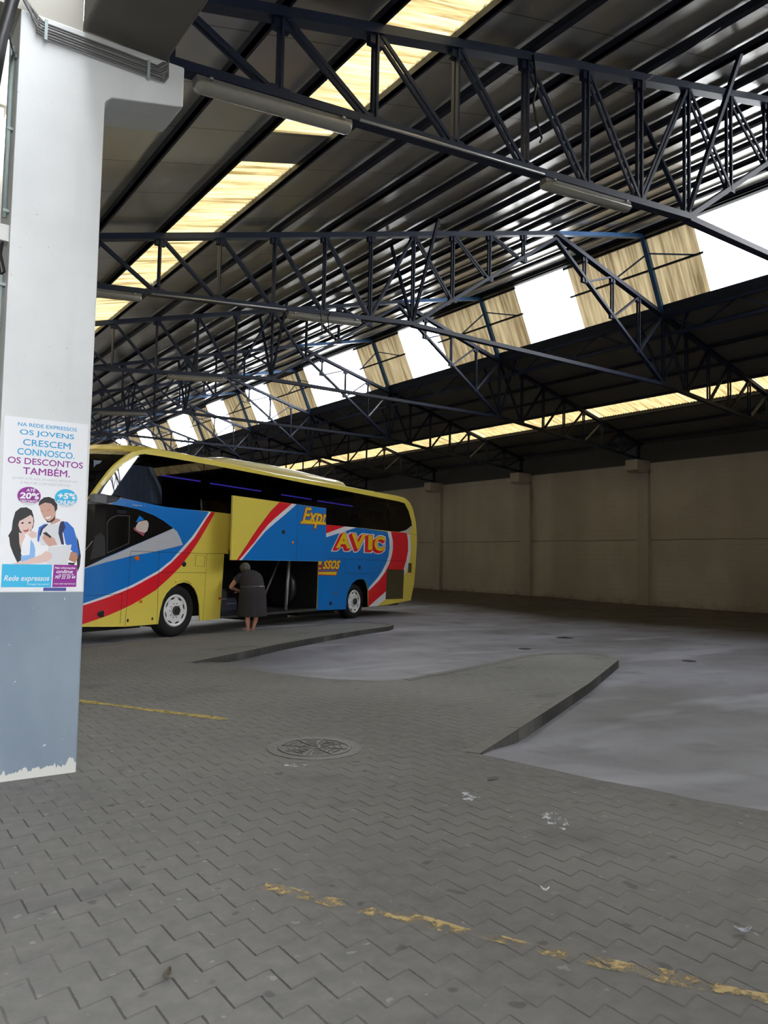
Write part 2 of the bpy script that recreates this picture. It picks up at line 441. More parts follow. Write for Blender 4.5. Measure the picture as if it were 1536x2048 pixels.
def seg_d(p, a, b):
    ax, ay = a; bx, by = b; dx, dy = bx-ax, by-ay
    t = max(0, min(1, ((p[0]-ax)*dx+(p[1]-ay)*dy)/(dx*dx+dy*dy)))
    return math.hypot(p[0]-ax-t*dx, p[1]-ay-t*dy)
def pl_d(p, L): return min(seg_d(p, a, b) for a, b in zip(L, L[1:]))
def sm(t): t = max(0, min(1, t)); return t*t*(3-2*t)
def road_z(x, y):
    n = -(x-4.5)*0.415 + (y-12.6)*0.91
    base = -0.13 + 0.07*sm(n/2.0+0.5)
    base += 0.185*sm((x-12.5)/13.0)
    d = min(pl_d((x, y), FL1), pl_d((x, y), FL2))
    return -0.012 + (base+0.012)*sm(d/1.3) - 0.0
slab_pts = K2[::-1]
slab = [(-8.0, 8.85), (-12, 8.85), (-12, -41)] + FL1[::-1] + K1[1:] + FL2[::-1][1:] + K2[1:-1]
mb = MB()
mb.prism(slab, lambda x, y: (x, y, 0.0), lambda x, y: (x, y, -0.30))
tag(mb.build('floor', M['paver']), 'grey zigzag concrete block paving of the platforms under the pillar', 'floor', kind='structure')

mb = MB()
xs = [3.0+0.3*i for i in range(0, 41)] + [15.6+0.8*i for i in range(0, 14)]
xs = [-12, -8, -4, -1, 1.5] + [x for x in xs if x <= WALLX+0.1] + [WALLX+0.3]
ys = [-42, -30, -20] + [-14+0.7*i for i in range(0, 22)] + [1.4+0.3*i for i in range(0, 56)] + [18.5+1.6*i for i in range(0, 31)]
g = [[mb.bm.verts.new((x, y, road_z(x, y))) for y in ys] for x in xs]
for i in range(len(xs)-1):
    for j in range(len(ys)-1):
        if xs[i+1] <= 3.0 and ys[j+1] < 9: continue
        mb.face([g[i][j], g[i+1][j], g[i+1][j+1], g[i][j+1]])
o = mb.build('road', M['asphalt'], smooth=True)
tag(o, 'grey asphalt roadway and parking bays between platforms and right wall', 'road', kind='structure')
mb = MB(); mb.box2((-120, -120, -0.9), (120, 160, -0.5))
tag(mb.build('ground', mat('outside_ground', (0.2, 0.19, 0.17), 0.9)), 'plain ground outside the hall', 'ground', kind='structure')

# kerbs along the two platform fingers
def kerb(name, L, label, n_round):
    mb = MB()
    pts = [Vector((x, y, 0)) for x, y in L]
    # resample to roughly one-metre stones
    res = [pts[0]]
    for a, b in zip(pts, pts[1:]):
        n = max(1, round((b-a).length/1.0))
        for k in range(1, n+1): res.append(a.lerp(b, k/n))
    ins = []
    for i, p in enumerate(res):
        a = res[max(0, i-1)]; b = res[min(len(res)-1, i+1)]
        d = (b-a).normalized(); ins.append(Vector((-d.y, d.x, 0)))
    for i in range(len(res)-1):
        a, b = res[i], res[i+1]; d = (b-a).normalized()
        a2, b2 = a+d*0.006, b-d*0.006
        w = 0.13
        ia, ib = ins[i], ins[i+1]
        mb.mi = 0
        zt = 0.004
        q = [a2, b2, b2+ib*w, a2+ia*w]
        top = [mb.bm.verts.new((p.x, p.y, zt)) for p in q]; bot = [mb.bm.verts.new((p.x, p.y, -0.34)) for p in q]
        mb.face(top); mb.face(bot[::-1]); mb.mi = 2
        for k in range(4): mb.face([top[k], bot[k], bot[(k+1) % 4], top[(k+1) % 4]])
        # mortar joint
        mb.mi = 1
        q = [b-d*0.007, b+d*0.007, b+d*0.007+ib*w*0.9, b-d*0.007+ib*w*0.9]
        off = Vector((0, 0, 0)); off = -ib*(-0.001)
        if i < len(res)-2:
            top = [mb.bm.verts.new((p.x, p.y, zt-0.004)) for p in q]; bot = [mb.bm.verts.new((p.x, p.y, -0.34)) for p in q]
            mb.face(top)
            for k in range(4): mb.face([top[k], bot[k], bot[(k+1) % 4], top[(k+1) % 4]])
    tag(mb.build(name, [M['kerb'], M['kerb_face'], M['kerb_side']]), label, 'kerb', kind='structure')
kerb('kerb', K1, 'stone kerb round the nearer empty platform finger', 3)
kerb('kerb', K2[:-2], 'stone kerb round the farther platform finger beside the coach', 3)

# walls
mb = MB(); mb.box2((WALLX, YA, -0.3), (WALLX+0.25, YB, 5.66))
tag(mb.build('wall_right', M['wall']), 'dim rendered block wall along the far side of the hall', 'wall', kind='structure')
mb = MB(); mb.box2((WALLX+0.12, YA, 5.6), (WALLX+0.2, YB, 6.7)); mb.box2((WALLX-0.02, YA, 5.62), (WALLX+0.14, YB, 5.72))
tag(mb.build('trim_1', M['clad']), 'dark sheet cladding strip above the right wall', 'cladding', kind='structure')
mb = MB(); mb.box2((1.55, YB, -0.3), (WALLX+0.25, YB+0.25, 11))
tag(mb.build('wall_far', M['wall']), 'far end wall of the hall hidden behind the coach', 'wall', kind='structure')
mb = MB(); mb.box2((1.4, YA-0.25, -0.3), (WALLX+0.25, YA, 11))
tag(mb.build('wall_near', M['wall']), 'end wall of the hall behind the viewer', 'wall', kind='structure')
mb = MB(); mb.box2((-9, 10.4, -0.3), (1.52, YB, 6.55)); mb.box2((-9, 10.45, 6.55), (1.47, YB, 7.15)); mb.box2((-9, 10.4, 7.15), (1.52, YB, 9.0))
tag(mb.build('wall_left', M['beige']), 'beige rendered station building just left of the poster pillar', 'wall', kind='structure')

mb = MB(); mb.box2((-7.6, -20, -0.3), (-7.0, 10.4, 8.0))  # unseen facade added to block low sky light from the left
tag(mb.build('wall_left', M['beige']), 'unseen beige facade added to block light opposite the pillar row', 'wall', kind='structure')
mb = MB(); mb.box2((-7.6, -9.0, 7.4), (1.02, 10.4, 7.6))  # unseen canopy added to limit daylight on pillar and paving
tag(mb.build('ceiling', M['beige']), 'unseen canopy added to limit daylight left of the pillar row', 'canopy', kind='structure')
mb = MB(); mb.box2((1.40, YA, -0.3), (1.55, -3.2, 6.2))  # unseen wall added to keep walkway daylight off the right wall
tag(mb.build('wall_left', M['beige']), 'unseen wall added to shade the hall side behind the viewer', 'wall', kind='structure')
# roof sheets (thin slabs)
SH = 0.165
def sheet(mb, x0, x1, y0, y1, zf, t=0.03):
    p = [(x0, y0), (x1, y0), (x1, y1), (x0, y1)]
    a = [mb.bm.verts.new((x, y, zf(x))) for x, y in p]; b = [mb.bm.verts.new((x, y, zf(x)+t)) for x, y in p]
    mb.face(a); mb.face(b[::-1])
    for k in range(4): mb.face([a[k], a[(k+1) % 4], b[(k+1) % 4], b[k]])
zl = lambda x: ztop(x)+SH
zm_ = lambda x: zmon(x)+SH
SX0, SX1 = RX-9*PN+0.03, RX-8*PN-0.02
mb = MB(); sheet(mb, 1.62, SX0, YA, YB, zl); sheet(mb, SX1, RX, YA, YB, zl); sheet(mb, SX0, SX1, 8.95, 9.9, zl); sheet(mb, SX0, SX1, YA, -20.0, zl)
tag(mb.build('ceiling', M['roof']), 'grey roof sheeting over the near slope with yellow skylight strip', 'ceiling', kind='structure')
mb = MB(); sheet(mb, RX, 17.55, YA, YB, zm_)
tag(mb.build('ceiling', M['roof']), 'roof sheeting of the raised slope above the clerestory', 'ceiling', kind='structure')
TX0, TX1 = RX+8*PN+0.02, RX+9*PN-0.03
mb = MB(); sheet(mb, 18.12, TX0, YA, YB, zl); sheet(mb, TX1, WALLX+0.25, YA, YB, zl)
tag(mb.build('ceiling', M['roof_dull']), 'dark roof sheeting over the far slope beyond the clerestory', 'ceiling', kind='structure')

# corrugated translucent sheets
def corrugated(mb, O, U, V, n, LU, LV, pitch, amp, shape='sin'):
    O, U, V, n = Vector(O), Vector(U).normalized(), Vector(V).normalized(), Vector(n).normalized()
    prof = [(0, 0), (0.3, 0), (0.42, 1), (0.58, 1), (0.7, 0)] if shape == 'trap' else [(k/8, 0.5-0.5*math.cos(2*PI*k/8)) for k in range(8)]
    pts = []
    k = 0
    while k*pitch < LU:
        for a, h in prof:
            u = (k+a)*pitch
            if u < LU: pts.append((u, h*amp))
        k += 1
    pts.append((LU, pts[-1][1]))
    A = [mb.bm.verts.new(O+U*u+n*h) for u, h in pts]; B = [mb.bm.verts.new(O+U*u+n*h+V*LV) for u, h in pts]
    for i in range(len(pts)-1): mb.face([A[i], A[i+1], B[i+1], B[i]])
def sky_panel(name, x0, x1, y0, y1, material, label, group):
    mb = MB()
    a = Vector((x0, y0, zl(x0)+0.0)); v = Vector((x1, y0, zl(x1))) - a
    corrugated(mb, a, (0, 1, 0), v, (0, 0, 1), y1-y0, v.length, 0.115, 0.035)
    tag(mb.build(name, material, recalc=False), label, 'skylight', group, 'structure')
gl = 'yellowed skylight sheets of the near roof strip'
sky_panel('window_1', SX0-0.03, SX1+0.06, -20.0, 8.95, M['frp'], 'long yellow corrugated skylight sheet overhead, nearest the viewer', gl)
sky_panel('window_2', SX0-0.03, SX1+0.06, 9.9, 16.2, M['frp'], 'yellow corrugated skylight sheet crossing the second truss', gl)
sky_panel('window_3', SX0-0.03, SX1+0.06, 16.2, 44, M['frp'], 'yellow skylight sheet running on behind the pillar', gl)
gr = 'brownish skylight sheets of the far roof strip'
for i in range(9):
    ya = Y1 + BAY*(i-1) + (0.0 if i else -20)
    sky_panel('window_%d' % (4+i), TX0-0.03, TX1+0.05, ya+0.03, Y1+BAY*i+0.06, M['frp_old'] if i % 2 else M['frp_old'],
              'brownish corrugated skylight sheet of the far slope, %s' % ('in the bay nearest the viewer' if i == 0 else 'bay %s behind the first truss' % ['zero', 'one', 'two', 'three', 'four', 'five', 'six', 'seven', 'eight'][i]), gr)

# clerestory: slanted band, translucent panels and openings in turn
CT, CB = Vector((17.23, 0, 10.42)), Vector((18.10, 0, 8.58))
cv = (CB-CT); cn = Vector((cv.z*-1, 0, cv.x)).normalized()
panels = [(-41, -37.5), (-35, -31), (-28.5, -25), (-22.5, -18.6), (-16.3, -12.4), (-10, -6.5), (-4.2, -0.2), (11.23, 15.34), (17.52, 21.58), (23.77, 26.72), (31.1, 34.96), (37.26, 40.2), (42.5, 45.48), (48.9, 52.6), (55.0, 58.0), (60.2, 66)]
words = ['out of sight behind the viewer, number %s' % q for q in ('one', 'two', 'three', 'four', 'five', 'six', 'seven')] + [ 'at the second truss', 'at the third truss', 'at the fourth truss', 'at the fifth truss', 'at the sixth truss', 'at the seventh truss', 'at the eighth truss', 'at the ninth truss', 'at the far end']
for i, (a, b) in enumerate(panels):
    mb = MB()
    corrugated(mb, CT + Vector((0, a, 0)) + cn*0.03, (0, 1, 0), cv, cn, b-a, cv.length, 0.27, 0.045, 'trap')
    tag(mb.build('window_%d' % (20+i), M['frp_wall'], recalc=False), 'stained corrugated clerestory sheet between bright openings, ' + words[i], 'window', 'clerestory sheets', 'structure')
mb = MB()
mb.box2((17.16, YA, 10.36), (17.30, YB, 10.52))
mb.bar(CB + Vector((0.0, YA, 0)), CB + Vector((0, YB, 0)), 0.10, 0.16)
mb.prism([(18.02, 8.62), (18.22, 8.58), (18.30, 8.36), (18.10, 8.36)], lambda x, z: (x, YA, z), lambda x, z: (x, YB, z))
tag(mb.build('trim_2', M['purlin']), 'dark head and sill rails of the clerestory', 'trim', kind='structure')
# rails and small braces behind each clerestory sheet
mb = MB()
for a, b in panels[1:]:
    m = CT.lerp(CB, 0.47) - cn*0.04
    mb.bar(m + Vector((0, a-0.12, 0)), m + Vector((0, b+0.12, 0)), 0.05, 0.05)
    t = CT.lerp(CB, 0.06) - cn*0.04
    mb.bar(t + Vector((0, a-0.1, 0)), t + Vector((0, b+0.1, 0)), 0.05, 0.06)
tag(mb.build('trim_3', M['purlin']), 'thin dark rails across the stained clerestory sheets', 'trim', kind='structure')

# pillars
mb = MB()
prof = [(0.935, -0.3), (1.556, -0.3), (1.556, 5.12), (1.60, 5.165), (2.18, 5.30), (2.18, 5.64), (0.935, 5.60)]
mb.prism(prof, lambda x, z: (x, 6.06, z), lambda x, z: (x, 6.54, z))
o = mb.build('pillar', M['pillar'])
bv = o.modifiers.new('edge', 'BEVEL'); bv.width = 0.014; bv.segments = 2; bv.limit_method = 'ANGLE'
tag(o, 'white painted concrete pillar with grey blue base, bracket and poster', 'pillar', kind='structure')
mb = MB()
mb.box2((-3.0, 6.075, 5.60), (1.372, 6.5, 6.55))
tag(mb.build('beam', M['beige']), 'pale concrete beam across the head of the poster pillar', 'beam', kind='structure')
mb = MB()
mb.box2((1.372, YA, 5.63), (2.035, 6.10, 6.25))
o = mb.build('beam', M['conc']); bv = o.modifiers.new('edge', 'BEVEL'); bv.width = 0.03; bv.segments = 3
tag(o, 'brown shaded concrete beam running overhead toward the viewer from the pillar', 'beam', kind='structure')
place = ['behind the bare floor at far right', 'third from the right, out of the picture', 'nearest of those in view', 'with the pale downpipe', 'just right of the coach']
for i in range(0, 9):
    mb = MB(); y = Y1 + BAY*i - 0.24
    mb.box2((WALLX-0.17, y, -0.2), (WALLX+0.05, y+0.5, 5.35))
    mb.prism([(25.22, 5.30), (25.45, 5.22), (25.88, 5.22), (26.1, 5.22), (26.1, 5.70), (25.22, 5.70)], lambda x, z: (x, y, z), lambda x, z: (x, y+0.55, z))
    lab = {0: 'wall pillar carrying the first truss, right of the view', 1: 'wall pillar carrying the second truss, right of the view', 2: 'rightmost visible pale wall pillar with a bracket', 3: 'pale wall pillar with a bracket and downpipe', 4: 'pale wall pillar with a bracket just right of the coach'}.get(i, 'wall pillar hidden behind the coach, number %d of its row' % (i+1))
    tag(mb.build('pillar', M['conc_white']), lab, 'pillar', 'bracketed wall pillars', 'structure')

# ------------------------------------------------------------------ roof trusses
XB = lambda k: RX - PN*k
def zbot(k): return 6.50 - 0.75*(k-4)/7 if k >= 4 else 6.50 + (9.30-6.50)*(4-k)/4
def truss():
    root = empty('roof_truss')
    def part(name, fn):
        mb = MB(); fn(mb); return mb.build(name, M['steel_lit' if name.startswith('monitor') else 'steel'], root)
    for s in (-1, 1):
        X = lambda k: RX + s*PN*k
        def twin(mb, p, q, w=0.045, gap=0.036):
            for g in (-gap, gap):
                mb.bar((p[0], g, p[1]), (q[0], g, q[1]), 0.026, w)
        def twin2(p, q, w=0.042, gap=0.034): return lambda mb: twin(mb, p, q, w, gap)
        part('top_chord', lambda mb: (mb.bar((X(11.15), 0, ztop(X(11.15))), (X(0), 0, RZ), 0.15, 0.10)))
        part('bottom_chord', lambda mb: (mb.bar((X(11.1), 0, 5.76), (X(4), 0, 6.50), 0.13, 0.085), mb.box((X(11), 0, 5.73), (0.3, 0.2, 0.05))))
        part('hip_chord', lambda mb: (mb.bar((X(4), 0, 6.50), (X(0), 0, RZ-0.12), 0.11, 0.07)))
        part('end_post', lambda mb: mb.bar((X(11), 0, 5.74), (X(11), 0, ztop(X(11))), 0.12, 0.10))
        for k in range(1, 11):
            b = zbot(k)
            part('vertical', lambda mb: (twin(mb, (X(k), ztop(X(k))), (X(k), b)), mb.box((X(k), 0, ztop(X(k))-0.09), (0.17, 0.075, 0.13)), mb.box((X(k), 0, b+0.04), (0.20, 0.075, 0.12))))
        for k in range(11, 5, -1):                      # outer top node to inner bottom node
            part('diagonal', twin2((X(k), ztop(X(k))), (X(k-1), zbot(k-1))))
        part('diagonal', twin2((X(4), ztop(X(4))), (X(5), zbot(5))))
        for k in (4, 3, 2):
            part('diagonal', twin2((X(k), ztop(X(k))), (X(k-1), zbot(k-1))))
        for t in (-0.82, 0.82):
            part('knee_brace', lambda mb: mb.bar((X(4), 0.0, 6.52), (X(4), t, ztop(X(4))+0.08), 0.055, 0.055))
    part('tie_beam', lambda mb: (mb.bar((RX-4*PN, 0, 6.48), (RX+4*PN, 0, 6.50), 0.13, 0.085)))
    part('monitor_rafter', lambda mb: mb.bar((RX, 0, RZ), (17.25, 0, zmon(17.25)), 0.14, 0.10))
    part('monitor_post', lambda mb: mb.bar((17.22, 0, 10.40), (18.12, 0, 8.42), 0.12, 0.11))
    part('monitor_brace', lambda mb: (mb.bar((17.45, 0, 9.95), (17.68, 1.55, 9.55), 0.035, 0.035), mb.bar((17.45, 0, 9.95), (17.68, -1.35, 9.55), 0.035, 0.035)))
    return root
proto = truss()
tl = ['dark blue steel roof truss nearest the viewer, resting on the poster pillar', 'second steel roof truss behind the poster pillar with lit blue end rafter',
      'third steel roof truss, landing on the rightmost visible wall pillar', 'fourth steel roof truss, landing on the wall pillar with the downpipe',
      'fifth steel roof truss, landing on the wall pillar beside the coach', 'sixth steel roof truss back from the poster pillar', 'seventh steel roof truss deep in the hall',
      'eighth steel roof truss deep in the hall', 'ninth and most distant steel roof truss']
for i in range(NT_):
    r = proto if i == 0 else copy_tree(proto)
    r.location = (0, Y1 + BAY*i, 0)
    tag(r, tl[i], 'roof truss', 'steel roof trusses')

# purlins
def purlin(x, z, name, label, group):
    mb = MB(); mb.box2((x-0.03, YA, z), (x+0.03, YB, z+0.092)); mb.box2((x-0.03, YA, z), (x+0.06, YB, z+0.010))
    tag(mb.build(name, M['purlin']), label, 'purlin', group)
ordn = ['first', 'second', 'third', 'fourth', 'fifth', 'sixth', 'seventh', 'eighth', 'ninth', 'tenth', 'eleventh']
for k in range(0, 12):
    lab = 'dark steel purlin along the ridge line' if k == 0 else ('dark purlin under the near slope, %s below the ridge%s' % (ordn[k-1], {8: ', above the yellow skylight', 9: ', below the yellow skylight'}.get(k, '')))
    purlin(RX-PN*k, ztop(RX-PN*k)+0.055, 'purlin', lab, 'purlins of the near slope')
for k in range(1, 4):
    x = RX+PN*k; purlin(x, zmon(x)+0.055, 'purlin', 'dark purlin of the raised slope above the clerestory, %s beyond the ridge' % ordn[k-1], 'purlins of the raised slope')
for k in range(5, 12):
    x = RX+PN*k; purlin(x, ztop(x)+0.055, 'purlin', 'dark purlin under the far slope, %s below the clerestory' % ordn[k-5], 'purlins of the far slope')

# longitudinal lattice girders under the clerestory sill, one per bay
def girder():
    root = empty('lattice_girder')
    mb = MB(); mb.bar((18.1, 0.1, 7.82), (18.1, BAY-0.1, 7.82), 0.06, 0.08); mb.build('bottom_chord', M['steel'], root)
    mb = MB(); mb.bar((18.1, 0.1, 8.34), (18.1, BAY-0.1, 8.34), 0.06, 0.08); mb.build('top_chord', M['steel'], root)
    n = 6
    for i in range(n):
        a, b = 0.1 + (BAY-0.2)*i/n, 0.1 + (BAY-0.2)*(i+1)/n
        mb = MB(); mb.bar((18.1, a, 7.82 if i % 2 else 8.34), (18.1, b, 8.34 if i % 2 else 7.82), 0.04, 0.045); mb.build('diagonal', M['steel'], root)
    return root
gp = girder()
for i in range(8):
    r = gp if i == 0 else copy_tree(gp)
    r.location = (0, Y1+BAY*i, 0)
    tag(r, 'zigzag lattice girder under the clerestory sill between the %s and %s trusses' % (ordn[i], ordn[i+1]), 'girder', 'lattice girders under the clerestory')

# fluorescent battens on the bottom chords
def batten():
    root = empty('ceiling_light')
    mb = MB(); mb.box((0.8, 0, 0.03), (1.60, 0.10, 0.055)); o = mb.build('housing', M['lamp'], root)
    mb = MB()
    def prof(x, sc): return [(x, 0.085*sc*math.cos(a), -0.0 - 0.075*sc*math.sin(a)) for a in [PI*k/8 for k in range(9)]]
    mb.rings([prof(0.0, 0.55), prof(0.02, 0.9), prof(0.05, 1), prof(1.55, 1), prof(1.58, 0.9), prof(1.60, 0.55)], closed=True)
    mb.build('diffuser', M['lens'], root, smooth=True)
    for x in (0.12, 1.48):
        mb = MB(); mb.box((x, 0, 0.03), (0.03, 0.19, 0.02)); mb.build('clip', M['galv'], root)
    return root
bp = batten(); first = True
for i in range(5):
    for j, x0 in enumerate((2.36, 6.68)):
        if i == 2 and j == 0 or i > 3 and j == 0: continue
        r = bp if first else copy_tree(bp); first = False
        zc = lambda x: 5.76 + (x-2.0)*0.74/7.58
        r.location = (x0, Y1+BAY*i, zc(x0)-0.10); r.rotation_euler = (0, -math.atan(0.74/7.58), 0)
        tag(r, 'unlit fluorescent batten under the %s truss, %s' % (ordn[i], 'next to the pillar row' if j == 0 else 'toward the middle of the hall'), 'ceiling light', 'fluorescent battens')
for i, L in enumerate([[(4.02, 6.62)], [(4.1, 6.6)]]):
    mb = MB()
    for a, b in L:
        mb.tube([(a, Y1+BAY*i-0.075, 5.76+(a-2)*0.0976-0.035), (b, Y1+BAY*i-0.075, 5.76+(b-2)*0.0976-0.035)], 0.016, 8)
    tag(mb.build('conduit_pipe', M['galv'], smooth=True), 'thin grey conduit between the two lamps of the %s truss' % ordn[i], 'conduit')
# loose cable hanging from the first truss
mb = MB(); mb.tube([(6.42, Y1-0.08, 7.55), (6.45, Y1-0.1, 7.2), (6.40, Y1-0.1, 6.95), (6.46, Y1-0.1, 6.75), (6.55, Y1-0.1, 6.58), (6.52, Y1-0.1, 6.52)], 0.014, 6)
tag(mb.build('hanging_cable', M['black']), 'loose black cable dangling from the first truss', 'cable')
mb = MB(); mb.tube([(8.53, Y1-0.1, 8.05), (8.3, Y1-1.3, 8.0)], 0.006, 5)
tag(mb.build('hanging_wire', M['galv']), 'thin wire tied to the top chord of the first truss', 'wire')
mb = MB(); mb.tube([(7.35, 12.6, 6.3), (7.36, 12.55, 5.9), (7.5, 12.5, 5.82), (7.48, 12.55, 6.2), (7.6, 12.6, 6.35)], 0.012, 6)
tag(mb.build('hanging_cable', M['black']), 'looped black cable hanging by the lamp of the second truss', 'cable')

# services on the pillar
mb_root = empty('cable_bundle', (1.5, 6.0, 5.5))
tag(mb_root, 'bundle of grey cables clipped along the head of the poster pillar', 'cables')
for i in range(6):
    d = i*0.0215
    mb = MB()
    y = 6.03 - 0.004*(i % 2)
    sl = (5.539-5.524)/(1.868-1.103)
    x0, x1 = 1.06, 1.90
    zA = lambda x: 5.535 - d + (x-1.1)*0.012
    pts = [(0.94, 6.02, 5.66-0.2*d), (0.985, y, 5.63-0.5*d), (1.01+0.03*(i % 3), y, 5.585-d*0.9), (1.04, y, 5.55-d), (1.10, y, zA(1.10)), (1.5, y, zA(1.5)), (1.87, y, zA(1.87)), (1.94+0.012*i, y, zA(1.94)-0.004), (1.99+0.008*i, y, zA(1.95)+0.045), (2.03, y+0.01, 5.60), (2.045, y+0.05, 5.70)]
    mb.tube([(a-1.5, b-6.0, c-5.5) for a, b, c in pts], 0.0085, 7)
    mb.build('cable', M['cable'], mb_root, smooth=True)
for x in (1.10, 1.87):
    mb = MB(); mb.box((x-1.5, 0.022, -0.018), (0.022, 0.018, 0.155)); mb.build('cable_clip', M['pvc'], mb_root)
r = empty('wall_conduit', (0.905, 6.17, 3.0))
tag(r, 'grey vertical conduit pipe clipped to the left side of the poster pillar', 'conduit')
mb = MB(); mb.tube([(0, 0, 2.35), (0, 0, 1.05)], 0.017, 8); mb.tube([(0, 0, 0.62), (0, 0, -2.0)], 0.014, 8); mb.build('pipe', M['pvc'], r, smooth=True)
for z in (2.28, 1.72, 1.10, 0.55, -0.3, -1.2):
    mb = MB(); mb.box((0.012, 0, z), (0.05, 0.05, 0.022)); mb.build('pipe_clip', M['pvc'], r)
r = empty('junction_box', (0.90, 6.17, 3.92))
tag(r, 'small white electrical box on the left side of the poster pillar', 'electrical box')
mb = MB(); mb.box((0, 0, 0.0), (0.07, 0.12, 0.12)); mb.build('box', M['white_box'], r)
mb = MB(); mb.tube([(0, -0.02, -0.06), (-0.01, -0.03, -0.16), (0.02, -0.03, -0.28), (0, 0, -0.30), (-0.015, 0.02, -0.2), (0, 0.02, -0.06)], 0.011, 6); mb.build('wire', M['black'], r)
mb = MB(); mb.tube([(0.9, 5.8, 5.75), (0.83, 5.8, 5.45), (0.775, 5.8, 5.15), (0.74, 5.8, 4.8)], 0.045, 10)
tag(mb.build('drain_pipe', M['black'], smooth=True), 'black pipe at the top left beside the poster pillar', 'pipe')
mb = MB(); mb.tube([(0.895, 6.1, 5.52), (0.86, 6.05, 5.40), (0.87, 6.02, 5.28), (0.90, 6.05, 5.22), (0.91, 6.15, 5.30)], 0.010, 6)
tag(mb.build('cable_loop', M['black']), 'black cable loop on the left edge of the poster pillar head', 'cable')
y3 = Y1+BAY*3
mb = MB(); mb.tube([(25.80, y3-0.33, 5.15), (25.80, y3-0.33, 0.02)], 0.055, 10)
for z in (4.6, 3.0, 1.4): mb.box((25.86, y3-0.33, z), (0.12, 0.13, 0.03))
tag(mb.build('downpipe', M['conc_white'], smooth=False), 'pale downpipe beside the bracketed wall pillar', 'pipe')

# ------------------------------------------------------------------ floor markings, covers and litter
def strip(name, L, w, material, label, cat, wob=0.018):
    mb = MB(); rs = []
    n = len(L)
    random.seed(hash(name) % 1000 if False else 11)
    for i, (x, y) in enumerate(L):
        a = Vector(L[max(0, i-1)]); b = Vector(L[min(n-1, i+1)]); d = (b-a).normalized(); q = Vector((-d.y, d.x))
        e = [w/2 + random.uniform(-wob, wob) for _ in range(2)]
        rs.append((mb.bm.verts.new((x+q.x*e[0], y+q.y*e[0], 0.0035)), mb.bm.verts.new((x-q.x*e[1], y-q.y*e[1], 0.0035))))
    for a, b in zip(rs, rs[1:]): mb.face([a[0], b[0], b[1], a[1]])
    tag(mb.build(name, material), label, cat, kind='structure')
def line(a, b, n): return [(a[0]+(b[0]-a[0])*k/n, a[1]+(b[1]-a[1])*k/n) for k in range(n+1)]
strip('floor_marking', line((1.80, 3.51), (3.05, 1.38), 24), 0.085, M['yellow_line'], 'worn broken yellow line across the foreground paving', 'floor marking')
strip('floor_marking', line((1.75, 9.9), (3.27, 7.25), 20), 0.10, M['yellow_faint'], 'faded yellow line right of the poster pillar', 'floor marking')

r = empty('manhole_cover', (3.43, 5.80, 0.0))
tag(r, 'round patterned iron manhole cover in the block paving', 'manhole cover')
mb = MB(); n = 40
def ring(mb, r0_, r1_, z0, z1):
    A = [[(rr*math.cos(2*PI*k/n), rr*math.sin(2*PI*k/n), z) for k in range(n)] for rr, z in ((r0_, z0), (r0_, z1), (r1_, z1), (r1_, z0))]
    vs = [[mb.bm.verts.new(p) for p in a] for a in A]
    for a, b in zip(vs, vs[1:]+vs[:1]):
        for k in range(n): mb.face([a[k], a[(k+1) % n], b[(k+1) % n], b[k]])
ring(mb, 0.315, 0.40, -0.02, 0.006); mb.build('frame', M['iron'], r)
mb = MB()
mb.rings([[(0.31*math.cos(2*PI*k/n), 0.31*math.sin(2*PI*k/n), z) for k in range(n)] for z in (-0.02, 0.005)])
ring(mb, 0.285, 0.31, 0.0, 0.012)
for k in range(8):
    a = 2*PI*k/8
    mb.bar((0.06*math.cos(a), 0.06*math.sin(a), 0.008), (0.28*math.cos(a), 0.28*math.sin(a), 0.008), 0.012, 0.01)
    for q in range(3):
        rr = 0.12+0.055*q; da = 0.13
        mb.bar((rr*math.cos(a+0.18), rr*math.sin(a+0.18), 0.008), (rr*math.cos(a+0.6), rr*math.sin(a+0.6), 0.008), 0.010, 0.009)
ring(mb, 0.03, 0.05, 0.0, 0.012)
mb.build('lid', M['iron'], r)
for nm, (x, y), rad, lab in [('drain_cover', (14.09, 12.49), 0.20, 'small dark drain cover in the roadway beyond the nearer finger'), ('drain_cover', (11.52, 11.27), 0.13, 'small dark drain cover between the two platform fingers'), ('drain_cover', (12.89, 8.48), 0.13, 'small dark drain cover right of the nearer finger tip')]:
    z = road_z(x, y)
    mb = MB(); mb.rings([[(x+rad*math.cos(2*PI*k/20), y+rad*math.sin(2*PI*k/20), zz) for k in range(20)] for zz in (z-0.03, z+0.004)])
    for k in range(-2, 3): mb.box((x+k*rad*0.3, y, z+0.008), (0.02, rad*1.3, 0.008))
    tag(mb.build(nm, mat('drain_iron', (0.07, 0.068, 0.066), 0.6)), lab, 'drain cover')
def blot(name, c, rx, ry, rot, material, label, cat, z=0.004, seed=1):
    random.seed(seed); mb = MB(); pts = []
    for k in range(18):
        a = 2*PI*k/18; q = random.uniform(0.65, 1.0)
        x, y = rx*q*math.cos(a), ry*q*math.sin(a)
        pts.append((c[0]+x*math.cos(rot)-y*math.sin(rot), c[1]+x*math.sin(rot)+y*math.cos(rot)))
    mb.flat(pts, lambda x, y: (x, y, z))
    tag(mb.build(name, material), label, cat)
blot('white_patch', (3.77, 3.42), 0.20, 0.09, 0.9, M['patch_white'], 'larger white patch on the paving right of centre', 'stain', seed=3)
blot('white_patch', (3.64, 4.06), 0.17, 0.08, 0.7, M['patch_white'], 'smaller white patch on the paving near the kerb end', 'stain', seed=5)
blot('white_patch', (3.02, 5.38), 0.16, 0.05, -0.7, M['patch_white'], 'white streak beside the manhole cover', 'stain', seed=8)
blot('litter_scrap', (4.08, 4.31), 0.07, 0.04, 0.3, M['black'], 'black scrap lying near the kerb end', 'litter', 0.006, 2)
